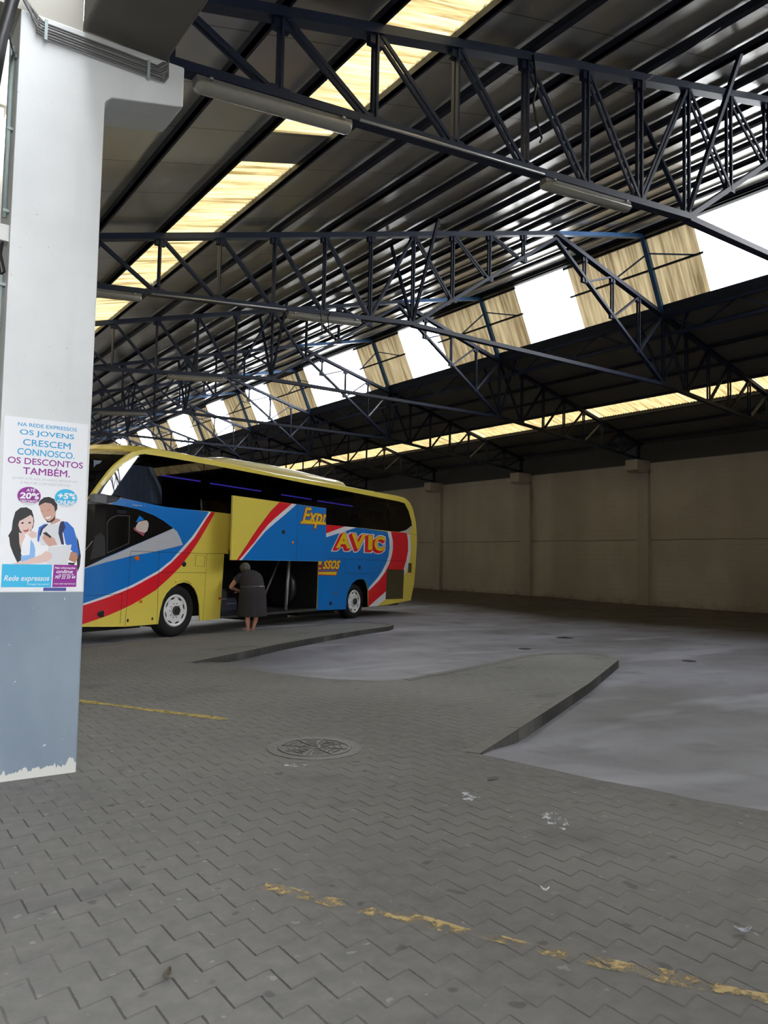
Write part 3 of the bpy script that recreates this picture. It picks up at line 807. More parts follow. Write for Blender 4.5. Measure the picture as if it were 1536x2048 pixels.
def scrap(name, c, size, rot, material, label):
    mb = MB(); rs = []
    for i in range(4):
        t = i/3; row = []
        for j in range(4):
            s = j/3-0.5; w = size*0.45*(1-(2*t-1)**2*0.7)
            x, y = (t-0.5)*size, s*w
            row.append((c[0]+x*math.cos(rot)-y*math.sin(rot), c[1]+x*math.sin(rot)+y*math.cos(rot), 0.006+0.016*abs(2*t-1)**2+0.01*abs(s)*2))
        rs.append([mb.bm.verts.new(p) for p in row])
    for a, b in zip(rs, rs[1:]):
        for k in range(3): mb.face([a[k], a[k+1], b[k+1], b[k]])
    o = mb.build(name, material, smooth=True)
    sd = o.modifiers.new('thick', 'SOLIDIFY'); sd.thickness = 0.002
    tag(o, label, 'litter')
scrap('paper_scrap', (3.34, 1.94), 0.075, -0.6, M['paper'], 'pale bluish paper scrap on the paving at lower right')
scrap('paper_scrap', (2.92, 2.71), 0.045, -0.9, M['wht'], 'tiny white paper scrap on the paving above the yellow line')
scrap('dry_leaf', (1.12, 2.95), 0.07, 0.9, M['leafy'], 'small dark dry leaf on the paving at lower left')
# ------------------------------------------------------------------ the coach
BUS = empty('tour_bus', (5.8909, 15.6775, 0.0), math.radians(24.5))
tag(BUS, 'yellow, blue and red tour coach with its luggage door raised', 'coach')
BW = 2.5
def inset(u, z):
    return 0.20*max(0.0, -1-u)**2 + 0.07*max(0.0, z-2.55)
def SKN(d):                       # point on the coach side, lifted d outward
    return lambda u, z: (u, inset(u, z)-d, z)
def skin(mb, outer, holes=(), d=0.0, thick=0.0, curved=True, fx=None, fine=False):
    """polygon on the coach side, cut finely enough to follow its curve"""
    tmp = bmesh.new()
    loops = [outer] + list(holes)
    vs = [tmp.verts.new((p[0], 0, p[1])) for L in loops for p in L]
    for t in tessellate_polygon([[Vector((p[0], p[1], 0)) for p in L] for L in loops]):
        try: tmp.faces.new([vs[i] for i in t])
        except ValueError: pass
    if curved:
        for u in ([-0.5-0.06*k for k in range(26)] if fine else (-2.2, -2.0, -1.8, -1.6, -1.4, -1.2, -1.0)):
            bmesh.ops.bisect_plane(tmp, geom=tmp.verts[:]+tmp.edges[:]+tmp.faces[:], plane_co=(u, 0, 0), plane_no=(1, 0, 0))
        for z in ((2.8, 3.0, 3.2, 3.4) if fine else (2.55,)):
            bmesh.ops.bisect_plane(tmp, geom=tmp.verts[:]+tmp.edges[:]+tmp.faces[:], plane_co=(0, 0, z), plane_no=(0, 0, 1))
    f = SKN(d) if fx is None else (lambda u, z: (u, inset(u, z)-d+fx(u, z), z))
    mp = {}
    for v in tmp.verts: mp[v] = mb.bm.verts.new(f(v.co.x, v.co.z))
    for fc in tmp.faces:
        L = [mp[v] for v in fc.verts]
        n = (L[1].co-L[0].co).cross(L[2].co-L[0].co)
        mb.face(L if n.y < 0 else L[::-1])
    if thick:
        mp2 = {v: mb.bm.verts.new(Vector(f(v.co.x, v.co.z)) + Vector((0, thick, 0))) for v in tmp.verts}
        for fc in tmp.faces: mb.face([mp2[v] for v in fc.verts])
        for e in tmp.edges:
            if len(e.link_faces) == 1:
                a, b = e.verts; mb.face([mp[a], mp[b], mp2[b], mp2[a]])
    tmp.free()

AP_OUT = [(-2.037, 2.744), (-1.902, 2.958), (-1.742, 3.19), (-1.617, 3.335), (-1.506, 3.436), (-1.359, 3.551), (-1.203, 3.633), (-1.035, 3.696), (-0.814, 3.735)]
AP_IN = [(-1.959, 2.75), (-1.861, 2.901), (-1.743, 3.041), (-1.619, 3.194), (-1.545, 3.281), (-1.41, 3.402), (-1.257, 3.5), (-1.094, 3.593), (-0.942, 3.625)]
ROOF = [(-0.597, 3.758), (0.135, 3.758), (0.927, 3.735), (3.381, 3.66), (6.404, 3.645), (8.541, 3.622), (9.396, 3.62), (9.841, 3.594), (10.03, 3.545), (10.198, 3.467), (10.32, 3.35), (10.408, 3.215), (10.536, 2.866), (10.595, 2.201), (10.543, 1.534), (10.453, 0.872), (10.367, 0.654), (10.239, 0.343)]
ARCHF = [(-0.502, 0.235), (-0.463, 0.494), (-0.386, 0.726), (-0.303, 0.842), (-0.182, 0.942), (-0.003, 1.027), (0.181, 1.06), (0.354, 1.022), (0.494, 0.922), (0.599, 0.763), (0.656, 0.57), (0.684, 0.233)]
ARCHR = [(6.426, 0.224), (6.449, 0.518), (6.512, 0.706), (6.715, 0.931), (6.964, 1.036), (7.185, 1.049), (7.372, 1.039), (7.49, 0.939), (7.597, 0.719), (7.631, 0.262)]
OPEN = [(1.316, 0.24), (1.387, 1.68), (5.062, 1.655), (5.041, 0.26)]
outer = [(-2.42, 0.28), (-1.314, 0.233)] + ARCHF + [(1.316, 0.24), (1.387, 1.68), (5.062, 1.655), (5.041, 0.26)] + ARCHR + [(8.139, 0.242), (8.7, 0.255)] + ROOF[::-1] + AP_OUT[::-1] + [(-2.12, 2.60), (-2.25, 2.3), (-2.36, 1.9), (-2.42, 1.3)]
GLASS_BOT = [(-1.959, 2.75), (-1.526, 2.703), (-1.025, 2.651), (-0.44, 2.602), (0.3, 2.592), (0.895, 2.594), (1.617, 2.58), (3.156, 2.55), (5.389, 2.525), (6.904, 2.52), (8.874, 2.493), (9.392, 2.498), (9.838, 2.569), (10.269, 2.742)]
GLASS_TOP = [(10.237, 2.895), (10.079, 3.194), (9.827, 3.43), (9.381, 3.46), (6.97, 3.51), (4.328, 3.56), (3.223, 3.585), (0.924, 3.625), (-0.457, 3.631)]
GLASS = GLASS_BOT + GLASS_TOP + AP_IN[::-1][:-1]
mb = MB()
mb.mi = 0; skin(mb, outer, [GLASS], 0.0, 0.025)
# painted scheme, in thin layers on the panels
mb.mi = 1
W_UP = [(0.854, 2.583), (0.623, 2.31), (0.363, 2.021), (0.072, 1.765), (-0.211, 1.519), (-0.555, 1.306), (-1.205, 1.03), (-1.734, 0.84), (-2.114, 0.701), (-2.42, 0.60)]
R_UP = [(0.915, 2.581), (0.683, 2.313), (0.441, 2.009), (0.148, 1.74), (-0.208, 1.465), (-0.519, 1.266), (-1.202, 0.979), (-1.732, 0.791), (-2.113, 0.665), (-2.42, 0.565)]
R_LO = [(1.048, 2.584), (0.75, 2.175), (0.525, 1.887), (0.268, 1.606), (0.053, 1.386), (-0.264, 1.146), (-0.605, 0.915), (-1.187, 0.652), (-1.718, 0.449), (-2.11, 0.318), (-2.30, 0.28), (-2.42, 0.285)]
skin(mb, [(-2.12, 2.60), (-1.6, 2.705), (-1.025, 2.651), (-0.44, 2.602), (0.3, 2.592)] + W_UP + [(-2.42, 1.3), (-2.36, 1.9), (-2.25, 2.3)], (), 0.0015)
RB_WIN = [(8.664, 2.476), (8.782, 2.23), (8.809, 1.981), (8.751, 1.729), (8.618, 1.521), (8.381, 1.273), (8.107, 1.071), (7.610, 0.778)]
RB_RIN = [(8.874, 2.485), (9.004, 2.196), (9.014, 1.943), (8.945, 1.732), (8.81, 1.501), (8.546, 1.232), (8.229, 1.009), (7.614, 0.699)]
RB_ROUT = [(9.885, 2.484), (9.983, 2.226), (9.996, 1.921), (9.889, 1.616), (9.702, 1.313), (9.359, 1.038), (8.65, 0.674), (8.053, 0.426), (7.632, 0.245)]
RB_WOUT = [(10.115, 2.471), (10.182, 2.144), (10.175, 1.838), (10.077, 1.487), (9.886, 1.227), (9.537, 0.972), (8.655, 0.55), (8.618, 0.428), (8.14, 0.242)]
skin(mb, [(5.041, 0.26), (5.062, 1.655), (4.3, 1.70), (4.3, 2.53), (5.389, 2.523), (6.904, 2.518)] + RB_WIN + [(7.597, 0.719), (7.49, 0.939), (7.372, 1.039), (7.185, 1.049), (6.964, 1.036), (6.715, 0.931), (6.512, 0.706), (6.449, 0.518), (6.426, 0.224)], (), 0.0015, curved=False)
mb.mi = 2
skin(mb, W_UP + R_UP[::-1], (), 0.002)
skin(mb, RB_WIN + RB_RIN[::-1], (), 0.002, curved=False)
skin(mb, RB_ROUT + RB_WOUT[::-1], (), 0.002, curved=False)
skin(mb, [(4.3, 1.94), (4.84, 2.059), (5.371, 2.185), (6.199, 2.366), (6.882, 2.519), (6.276, 2.521), (5.367, 2.291), (4.835, 2.166), (4.3, 2.05)], (), 0.003, curved=False)
mb.mi = 3
skin(mb, R_UP + R_LO[::-1], (), 0.0025)
skin(mb, RB_RIN + RB_ROUT[::-1], (), 0.0025, curved=False)
skin(mb, [(4.3, 2.524), (6.276, 2.521), (5.367, 2.291), (4.835, 2.166), (4.3, 2.05)], (), 0.0035, curved=False)
mb.mi = 4
GRAY = [(-0.189, 2.175), (-0.075, 2.113), (0.024, 1.981), (0.105, 1.842), (-0.223, 1.772), (-0.678, 1.683), (-1.231, 1.597), (-1.76, 1.464), (-2.16, 1.331), (-2.40, 1.25), (-2.40, 1.24), (-2.16, 1.335), (-1.787, 1.538), (-1.24, 1.778), (-0.591, 2.023)]
skin(mb, GRAY[:10] + [(-2.40, 1.255), (-2.16, 1.34)] + GRAY[12:], (), 0.003)
skin(mb, [(9.392, 2.498), (9.838, 2.569), (10.269, 2.742), (10.231, 2.63), (9.885, 2.475)], (), 0.004, curved=False)
mb.mi = 5                                          # black glazing surround of the cab
skin(mb, [(-2.33, 2.0), (-2.12, 2.62), (-2.037, 2.744), (-1.886, 2.751), (-1.526, 2.716), (-1.605, 2.635), (-1.731, 2.564), (-1.473, 2.543), (-1.152, 2.506), (-0.749, 2.418), (-0.465, 2.316), (-0.189, 2.175), (-0.591, 2.026), (-1.24, 1.786), (-1.788, 1.55), (-2.159, 1.34), (-2.40, 1.25), (-2.36, 1.9)], (), 0.0045)
# panel gaps
mb.mi = 6
def seamline(pts, w=0.007, d=0.005):
    for a, b in zip(pts, pts[1:]):
        a, b = Vector(a), Vector(b); t = (b-a).normalized(); q = Vector((-t.y, t.x))*w/2
        skin(mb, [tuple(a+q), tuple(b+q), tuple(b-q), tuple(a-q)], (), d)
for L in ([(-1.271, 1.684), (-1.329, 0.246)], [(-1.271, 1.684), (0.835, 1.67), (1.387, 1.68)], [(-0.547, 1.699), (-0.537, 0.237)], [(0.835, 1.67), (0.772, 0.228)], [(-0.554, 1.272), (-0.1, 1.268), (0.834, 1.259)],
          [(5.057, 1.633), (8.656, 1.595), (9.9, 1.59)], [(6.335, 1.6), (6.35, 1.221), (7.826, 1.194), (7.839, 0.96)], [(-1.4, 0.86), (-2.1, 0.84)], [(-1.42, 0.86), (-1.44, 0.30)], [(9.885, 2.475), (10.58, 2.44)]):
    seamline(L)
mb.mi = 0
BODY = mb.build('body', [M['yel'], M['blu'], M['wht'], M['red'], M['sil'], M['gloss'], M['seam']], BUS, recalc=False)

# roof, windscreen, tail and far side in one loft
EDGE = [(-2.42, 0.28), (-2.42, 1.25), (-2.36, 1.9), (-2.25, 2.3), (-2.12, 2.60)] + AP_OUT + ROOF
def bulge(u, z):
    if u < 0.6: return 0.62*sm((0.6-u)/2.2)
    if u > 9.6: return -0.16
    return 0.0
SS = [0, 0.012, 0.04, 0.1, 0.22, 0.36, 0.5, 0.64, 0.78, 0.9, 0.96, 0.988, 1]
mb = MB(); rows = []
for u, z in EDGE:
    n0 = inset(u, z); row = []
    rf = 1.0 if (-0.9 < u < 9.9 and z > 3.4) else 0.0
    for s in SS:
        q = 4*s*(1-s)
        row.append(mb.bm.verts.new((u-bulge(u, z)*q, n0+s*(BW-2*n0), z+rf*(0.10*q**0.6))))
    rows.append(row)
for i, (a, b) in enumerate(zip(rows, rows[1:])):
    z = (EDGE[i][1]+EDGE[i+1][1])/2; u = EDGE[i][0]
    front = i < 12
    for k in range(len(SS)-1):
        edge_k = k in (0, len(SS)-2)
        mb.mi = 1 if (front and 1.25 < z < 3.66 and not edge_k) else (2 if (front and 0.8 < z <= 1.25) else 0)
        if u > 10.3 and 2.3 < z < 3.3 and 1 < k < len(SS)-3: mb.mi = 1
        mb.face([a[k], b[k], b[k+1], a[k+1]])
far = [(u, z) for u, z in EDGE]
mb.mi = 0
mb.flat(far, lambda u, z: (u, BW-inset(u, z), z))
mb.mi = 3
mb.build('roof_and_ends', [M['yel'], M['gloss'], M['blu']], BUS)
mb = MB(); mb.flat(GLASS, lambda u, z: (u, BW-inset(u, z)+0.006, z)); mb.build('far_side_glazing', M['gloss'], BUS)

# windows
def seg(L, a, b):
    out = []
    for p, q in zip(L, L[1:]):
        for x in (p,): 
            if a <= x[0] <= b: out.append(x)
    if a <= L[-1][0] <= b: out.append(L[-1])
    return out
def at(L, x):
    L = sorted(L)
    for p, q in zip(L, L[1:]):
        if p[0] <= x <= q[0]: return p[1]+(q[1]-p[1])*(x-p[0])/(q[0]-p[0])
    return L[-1][1]
TOPS = [(-0.942, 3.625)] + GLASS_TOP[::-1]
BP = [(-0.905, 3.622), (-0.743, 3.343), (-0.539, 3.019), (-0.41, 2.60)]
def pane(poly, m, label=None, fx=None):
    mb = MB(); skin(mb, poly, (), -0.004, fx=fx, fine=fx is not None)
    bmesh.ops.remove_doubles(mb.bm, verts=mb.bm.verts[:], dist=1e-5)
    o = mb.build('side_window', m, BUS, smooth=fx is not None, recalc=False)
    if label: o['label'] = label
    return o
pane(AP_IN[:-1] + [(-0.95, 3.62)] + [(x-0.035, z) for x, z in BP] + [(-1.025, 2.651), (-1.526, 2.703)], M['glass_front'], 'curved pale grey front quarter window', lambda u, z: 0.085*(z-2.65)-0.11*max(0.0, -1-u)**2)
cuts = [(None, None), (0.72, 0.86), (2.80, 2.86), (4.87, 4.9), (6.86, 6.89), (8.75, 8.78)]
def pane_between(i):
    left = [(x+0.01, z) for x, z in BP][::-1] if i == 0 else [(cuts[i][1]+0.012, at(GLASS_BOT, cuts[i][1])), (cuts[i][0]+0.012, at(TOPS, cuts[i][0]))]
    if i < 5:
        a, b = cuts[i+1]
        right = [(a-0.012, at(TOPS, a)), (b-0.012, at(GLASS_BOT, b))]
        top = [p for p in TOPS if left[-1][0] < p[0] < right[0][0]]; bot = [p for p in GLASS_BOT if left[0][0] < p[0] < right[-1][0]]
    else:
        right = []; top = [p for p in TOPS if p[0] > left[-1][0]]; bot = [p for p in GLASS_BOT if p[0] > left[0][0]]
    pane(left + top + right + bot[::-1], M['glass'])
for i in range(6): pane_between(i)
# dark saloon seen through the tinted panes
mb = MB(); mb.box2((-0.6, 0.5, 3.46), (9.9, 2.0, 3.50)); mb.box2((-0.5, 1.95, 2.2), (10.0, 2.0, 3.5)); mb.box2((-1.8, 0.12, 2.28), (10.1, 2.0, 2.32))
mb.build('saloon_lining', M['hold'], BUS)
mb = MB(); mb.box2((-0.3, 0.48, 3.16), (9.4, 0.9, 3.36)); mb.build('luggage_rack', M['hold'], BUS)
for (a, za), (b, zb) in [((-0.213, 3.298), (1.044, 3.283)), ((1.358, 3.269), (3.163, 3.247)), ((3.984, 3.229), (5.305, 3.208)), ((5.595, 3.193), (7.371, 3.167))]:
    mb = MB(); mb.bar((a, 0.46, za), (b, 0.46, zb), 0.012, 0.028); o = mb.build('strip_light', M['led'], BUS); o['label'] = 'violet interior strip light behind the tinted glass'
mb = MB(); mb.rings([[(-1.92+0.05*k, inset(-1.92+0.05*k, zz)+0.16+0.012*math.sin(k*2.2), zz) for k in range(32)] for zz in (2.66, 2.95, 3.25, 3.40)], closed=False, caps=False)  # sheet added behind the pane, coloured as a bluish reflection
o = mb.build('pane_haze', mat('haze_blue_grey', (0.20, 0.24, 0.32), 0.8), BUS, smooth=True); o['label'] = 'blue grey sheet added as reflected haze behind the front quarter window'
def seat(u):
    mb = MB(); mb.box((u, 0.42, 2.55), (0.10, 0.42, 0.55), Matrix.Rotation(0.12, 3, 'Y')); mb.box((u, 0.42, 2.87), (0.09, 0.26, 0.16), Matrix.Rotation(0.12, 3, 'Y'))
    o = mb.build('seat_back', M['bag_blue'], BUS)
for k in range(11): seat(0.1+0.82*k)

# cab side details
mb = MB(); skin(mb, [(-2.10, 2.705), (-2.05, 2.742), (-1.862, 2.753), (-1.526, 2.735), (-1.559, 2.68), (-1.614, 2.623), (-1.746, 2.562), (-2.099, 2.60)], (), 0.012)
o = mb.build('window_sill_band', M['navy'], BUS, recalc=False); o['label'] = 'dark navy glossy band under the front quarter window'
mb = MB()
SLIDE = [(-1.755, 1.636), (-1.778, 2.19), (-1.755, 2.245), (-1.708, 2.292), (-1.64, 2.335), (-1.572, 2.358), (-1.331, 2.363), (-1.324, 1.834)]
for a, b in zip(SLIDE, SLIDE[1:]+SLIDE[:1]):
    pa, pb = SKN(0.008)(*a), SKN(0.008)(*b); mb.bar(pa, pb, 0.014, 0.016)
mb.build('sliding_window_frame', mat('dull_rubber', (0.05, 0.05, 0.05), 0.4), BUS)
mb = MB(); mb.mi = 0; skin(mb, [(-1.186, 2.244), (-1.099, 2.384), (-0.975, 2.312)], (), 0.007)
mb.mi = 1; skin(mb, [(-1.182, 2.155), (-1.125, 2.253), (-1.02, 2.285), (-0.914, 2.302), (-0.865, 2.26), (-0.857, 2.20), (-0.886, 2.092), (-0.951, 2.05), (-1.1, 2.07), (-1.16, 2.10)], (), 0.007)
mb.mi = 2; skin(mb, [(-1.227, 2.141), (-1.190, 2.148), (-1.105, 2.062), (-0.951, 2.042), (-0.981, 1.985), (-1.219, 2.095)], (), 0.007)
o = mb.build('window_sticker', [M['blu'], M['cream'], M['pinkish']], BUS, recalc=False); o['label'] = 'cream, blue and pink shape showing in the black cab window'
mb = MB(); skin(mb, [(-1.597, 2.468), (-1.401, 2.465), (-1.406, 2.397), (-1.594, 2.398)], (), 0.008); mb.build('sun_visor', M['navy'], BUS, recalc=False)
mb = MB(); skin(mb, [(-2.05, 1.50), (-1.98, 1.95), (-1.88, 2.02), (-1.80, 1.93), (-1.78, 1.60)], (), 0.0065); mb.build('driver_seat', M['bag'], BUS, recalc=False)
mb = MB(); mb.tube([SKN(0.03)(-2.20, 1.60), SKN(0.03)(-2.03, 1.86)], 0.008, 6); mb.build('wiper', M['galv'], BUS)
mb = MB(); put_text(mb, 'elegance', (-1.275, 2.555, -1.04, 2.605), SKN(0.006), 0.0, 0.35); put_text(mb, 'II', (-0.985, 2.575, -0.965, 2.592), SKN(0.006)); mb.build('lettering', M['sil'], BUS, recalc=False)

def disc(name, u, z, ru, rz, m, d=0.012, label=None):
    mb = MB(); c = SKN(0.0)(u, z)
    mb.rings([[(c[0]+ru*q*math.cos(2*PI*k/18), c[1]-dd, c[2]+rz*q*math.sin(2*PI*k/18)) for k in range(18)] for q, dd in ((1, -0.004), (1, d*0.6), (0.8, d))])
    o = mb.build(name, m, BUS)
    if label: o['label'] = label
    return o
for u, z in ((0.155, 1.441), (7.097, 1.385), (5.661, 0.416)): disc('door_latch', u, z, 0.062, 0.055, M['black'])
disc('fog_lamp', -1.792, 0.495, 0.105, 0.065, M['black'], label='dark oval lamp in the red front corner')
for u, z in ((-1.116, 1.548), (-0.983, 0.70), (1.282, 0.691), (5.895, 0.677), (8.004, 0.669)):
    disc('side_marker', u, z, 0.06 if z > 1 else 0.04, 0.045 if z > 1 else 0.027, M['amber'], 0.02)
for u, z in ((-1.271, 0.348), (-0.663, 0.348)): disc('bolt_hole', u, z, 0.022, 0.032, M['black'], 0.004)
mb = MB(); L = [(0.491, 1.631), (0.776, 1.627), (0.768, 1.388), (0.49, 1.401)]
for a, b in zip(L, L[1:]+L[:1]): mb.bar(SKN(0.004)(*a), SKN(0.004)(*b), 0.006, 0.006)
mb.build('filler_flap', mat('flap_gap', (0.28, 0.21, 0.02), 0.5), BUS)
def grille(name, q, n):
    mb = MB(); skin(mb, q, (), 0.006, curved=False)
    (a, b, c, d) = [Vector(p) for p in q]
    for i in range(n):
        t = (i+0.5)/n; p, r_ = a.lerp(d, t), b.lerp(c, t)
        P, Q = SKN(0.010)(*p), SKN(0.010)(*r_); mb.bar(P, Q, 0.010, (a-d).length/n*0.5)
    mb.build(name, M['grille'], BUS)
grille('engine_grille', [(8.683, 1.335), (9.747, 1.313), (9.691, 0.414), (8.618, 0.428)], 22)
grille('rear_vent', [(10.03, 1.53), (10.242, 1.532), (10.234, 1.225), (10.013, 1.226)], 9)

# lettering on the flank
def logo(name, layers, parent, fn_for):
    """layers: (text, box, bold, shear, material index, lift, dx, dz)"""
    mb = MB()
    for (t, box, bold, shear, mi, lift, dx, dz, ref) in layers:
        mb.mi = mi
        put_text(mb, t, (box[0]+dx, box[1]+dz, box[2]+dx, box[3]+dz), fn_for(lift), bold, shear, 0.98, ref)
    return mb
def bounds(t, bold, shear, sp=0.98):
    vs, _ = text_tris(t, bold, shear, sp); xs = [v[0] for v in vs]; ys = [v[1] for v in vs]
    return (min(xs), min(ys), max(xs), max(ys))
def three_layer(mb, t, box, shear, fn, steps=5, dx=-0.11, dz=-0.06, b0=0.045, b1=0.10, halo=True):
    ref = bounds(t, b0, shear)
    if halo:
        mb.mi = 2
        for k in range(steps+1): put_text(mb, t, (box[0]+dx*k/steps, box[1]+dz*k/steps, box[2]+dx*k/steps, box[3]+dz*k/steps), fn(0.0045+0.0001*k), b1, shear, 0.98, ref)
    mb.mi = 1
    for k in range(steps, -1, -1): put_text(mb, t, (box[0]+dx*k/steps, box[1]+dz*k/steps, box[2]+dx*k/steps, box[3]+dz*k/steps), fn(0.0062+0.0001*(steps-k)), b0+0.012, shear, 0.98, ref)
    mb.mi = 0; put_text(mb, t, box, fn(0.0075), b0-0.012, shear, 0.98, ref)
# each letter apart: A V I C get even widths
mb = MB()
for ch, (x0, x1, z0, z1) in {'A': (5.83, 6.60, 1.905, 2.345), 'V': (6.62, 7.42, 1.895, 2.34), 'I': (7.52, 7.80, 1.89, 2.335), 'C': (7.88, 8.52, 1.87, 2.325)}.items():
    three_layer(mb, ch, (x0, z0, x1, z1), 0.05 if ch != 'I' else 0.0, SKN, dx=-0.14, dz=-0.06)
o = mb.build('lettering', [M['orange'], M['red'], M['wht']], BUS, recalc=False); o['label'] = 'large yellow block letters with red shadow'
mb = MB()
three_layer(mb, 'ssos', (5.24, 1.33, 6.10, 1.58), 0.45, SKN, steps=2, dx=-0.02, dz=-0.015, b0=0.03, b1=0.07, halo=False)
mb.mi = 1; skin(mb, [(5.052, 1.30), (5.20, 1.30), (5.24, 1.57), (5.062, 1.57)], (), 0.0060, curved=False)
mb.mi = 0; skin(mb, [(5.055, 1.45), (5.16, 1.45), (5.20, 1.54), (5.06, 1.54)], (), 0.0078, curved=False); skin(mb, [(5.055, 1.33), (5.16, 1.33), (5.175, 1.38), (5.055, 1.38)], (), 0.0078, curved=False)
mb.mi = 1; skin(mb, [(5.05, 1.175), (5.90, 1.155), (6.0, 1.33), (5.92, 1.33), (5.87, 1.285), (5.05, 1.285)], (), 0.0058, curved=False)
mb.mi = 0; skin(mb, [(5.05, 1.20), (5.885, 1.18), (5.93, 1.265), (5.05, 1.262)], (), 0.0078, curved=False)
o = mb.build('lettering', [M['orange'], M['maroon'], M['wht']], BUS, recalc=False); o['label'] = 'yellow italic letters cut off by the luggage bay edge'

# raised luggage door, parallel to the flank
DO = 0.45
DOOR = empty('luggage_door'); DOOR.parent = BUS; DOOR['label'] = 'raised yellow and blue luggage door'
def DFN(d): return lambda u, z: (u, -DO-d+0.05*(z-1.55)*0.0, z)
DP = [(1.103, 2.951), (1.111, 1.543), (4.742, 1.541), (4.690, 2.912)]
def dpoly(mb, poly, d):
    vs = [mb.bm.verts.new(DFN(d)(*p)) for p in poly]
    for t in tessellate_polygon([[Vector((p[0], p[1], 0)) for p in poly]]):
        L = [vs[i] for i in t]; n = (L[1].co-L[0].co).cross(L[2].co-L[0].co); mb.face(L if n.y < 0 else L[::-1])
mb = MB(); mb.mi = 0
mb.prism(DP, DFN(0.0), lambda u, z: (u, -DO+0.045, z))
bmesh.ops.recalc_face_normals(mb.bm, faces=mb.bm.faces[:])
D_RT = [(2.744, 2.926), (2.42, 2.692), (2.204, 2.489), (1.993, 2.291), (1.787, 2.081), (1.63, 1.907), (1.289, 1.545)]
D_RB = [(3.226, 2.926), (2.834, 2.686), (2.581, 2.533), (2.334, 2.37), (2.049, 2.122), (1.865, 1.945), (1.368, 1.545)]
D_W = [(3.419, 2.924), (2.942, 2.628), (2.586, 2.421), (2.242, 2.208), (1.959, 1.973), (1.462, 1.545)]
mb.mi = 1; dpoly(mb, D_W + [(4.742, 1.545), (4.690, 2.908)], 0.002)
mb.mi = 2; dpoly(mb, D_RB + D_W[::-1], 0.0025)
mb.mi = 3; dpoly(mb, D_RT + D_RB[::-1], 0.0025)
mb.mi = 4; dpoly(mb, [(3.444, 2.905), (3.452, 2.905), (3.466, 1.545), (3.458, 1.545)], 0.004)
mb.build('door_panel', [M['yel'], M['blu'], M['wht'], M['red'], M['seam']], DOOR, recalc=False)
mb = MB()
three_layer(mb, 'Expre', (3.66, 2.37, 5.02, 2.885), 0.32, DFN, steps=2, dx=-0.02, dz=-0.015, b0=0.03, b1=0.07, halo=False)
mb.mi = 1; dpoly(mb, [(3.54, 2.445), (4.69, 2.47), (4.685, 2.565), (3.62, 2.545)], 0.0055)
mb.mi = 0; dpoly(mb, [(3.57, 2.462), (4.69, 2.488), (4.685, 2.548), (3.635, 2.528)], 0.008)
# clip at the right edge of the door
g_ = mb.bm.verts[:]+mb.bm.edges[:]+mb.bm.faces[:]
bmesh.ops.bisect_plane(mb.bm, geom=g_, plane_co=(4.69, 0, 0), plane_no=(1, 0, 0), clear_outer=True)
mb.build('lettering', [M['orange'], M['maroon'], M['wht']], DOOR, recalc=False)
for nm, u, z, rr, m in (('latch', 2.923, 2.23, 0.06, M['black']), ('side_marker', 3.305, 1.987, 0.04, M['amber'])):
    mb = MB(); mb.rings([[(u+rr*q*math.cos(2*PI*k/16), -DO-dd, z+rr*q*0.85*math.sin(2*PI*k/16)) for k in range(16)] for q, dd in ((1, 0.0), (1, 0.01), (0.8, 0.015))]); mb.build(nm, m, DOOR)
for u in (1.55, 4.45):
    mb = MB(); mb.bar((u, 0.10, 1.58), (u, -DO+0.06, 2.25), 0.04, 0.05); mb.bar((u, -DO+0.05, 2.0), (u, -DO+0.05, 2.6), 0.05, 0.03); mb.build('lift_arm', M['under'], DOOR)

# luggage hold
mb = MB()
a, b, z0, z1, n1 = 1.36, 5.05, 0.29, 1.70, 1.95
def quad(mb, *p): mb.face([mb.bm.verts.new(q) for q in p])
quad(mb, (a, 0.02, z0), (b, 0.02, z0), (b, n1, z0), (a, n1, z0)); quad(mb, (a, 0.02, z1), (a, n1, z1), (b, n1, z1), (b, 0.02, z1))
quad(mb, (a, 0.02, z0), (a, n1, z0), (a, n1, z1), (a, 0.02, z1)); quad(mb, (b, 0.02, z0), (b, 0.02, z1), (b, n1, z1), (b, n1, z0)); quad(mb, (a, n1, z0), (b, n1, z0), (b, n1, z1), (a, n1, z1))
mb.build('luggage_hold', M['hold'], BUS, recalc=False)
mb = MB(); mb.prism([(1.33, 0.245), (5.05, 0.245), (5.05, 0.305), (1.33, 0.275)], lambda u, z: (u, 0.0, z), lambda u, z: (u, 0.10, z)); mb.build('hold_sill', M['sill'], BUS)
mb = MB(); mb.tube([(4.07, 0.22, 1.64), (3.975, 0.22, 0.30)], 0.042, 10); mb.build('support_pole', M['galv'], BUS, smooth=True)
mb = MB(); mb.tube([(3.74, 0.26, 1.62), (3.05, 0.26, 0.50)], 0.030, 8); o = mb.build('gas_strut', mat('strut_grey', (0.13, 0.13, 0.13), 0.4, 0.4), BUS, smooth=True)
mb = MB()
t0, cu, cz = [], 5.02, 0.86
def lathe_n(mb, cu, n0, cz, prof, seg=36):
    mb.rings([[(cu+r_*math.cos(2*PI*k/seg), n0+nn, cz+r_*math.sin(2*PI*k/seg)) for k in range(seg)] for r_, nn in prof], caps=False)
# spare wheel lying upright across the hold
mb.rings([[(4.72+nn, 1.05+r_*math.cos(2*PI*k/32), 0.80+r_*math.sin(2*PI*k/32)) for k in range(32)] for r_, nn in ((0.28, 0.02), (0.44, 0.0), (0.49, 0.05), (0.49, 0.19), (0.44, 0.25), (0.28, 0.23))], caps=True)
mb.build('spare_wheel', mat('spare_tyre', (0.018, 0.018, 0.018), 0.35), BUS, smooth=True)

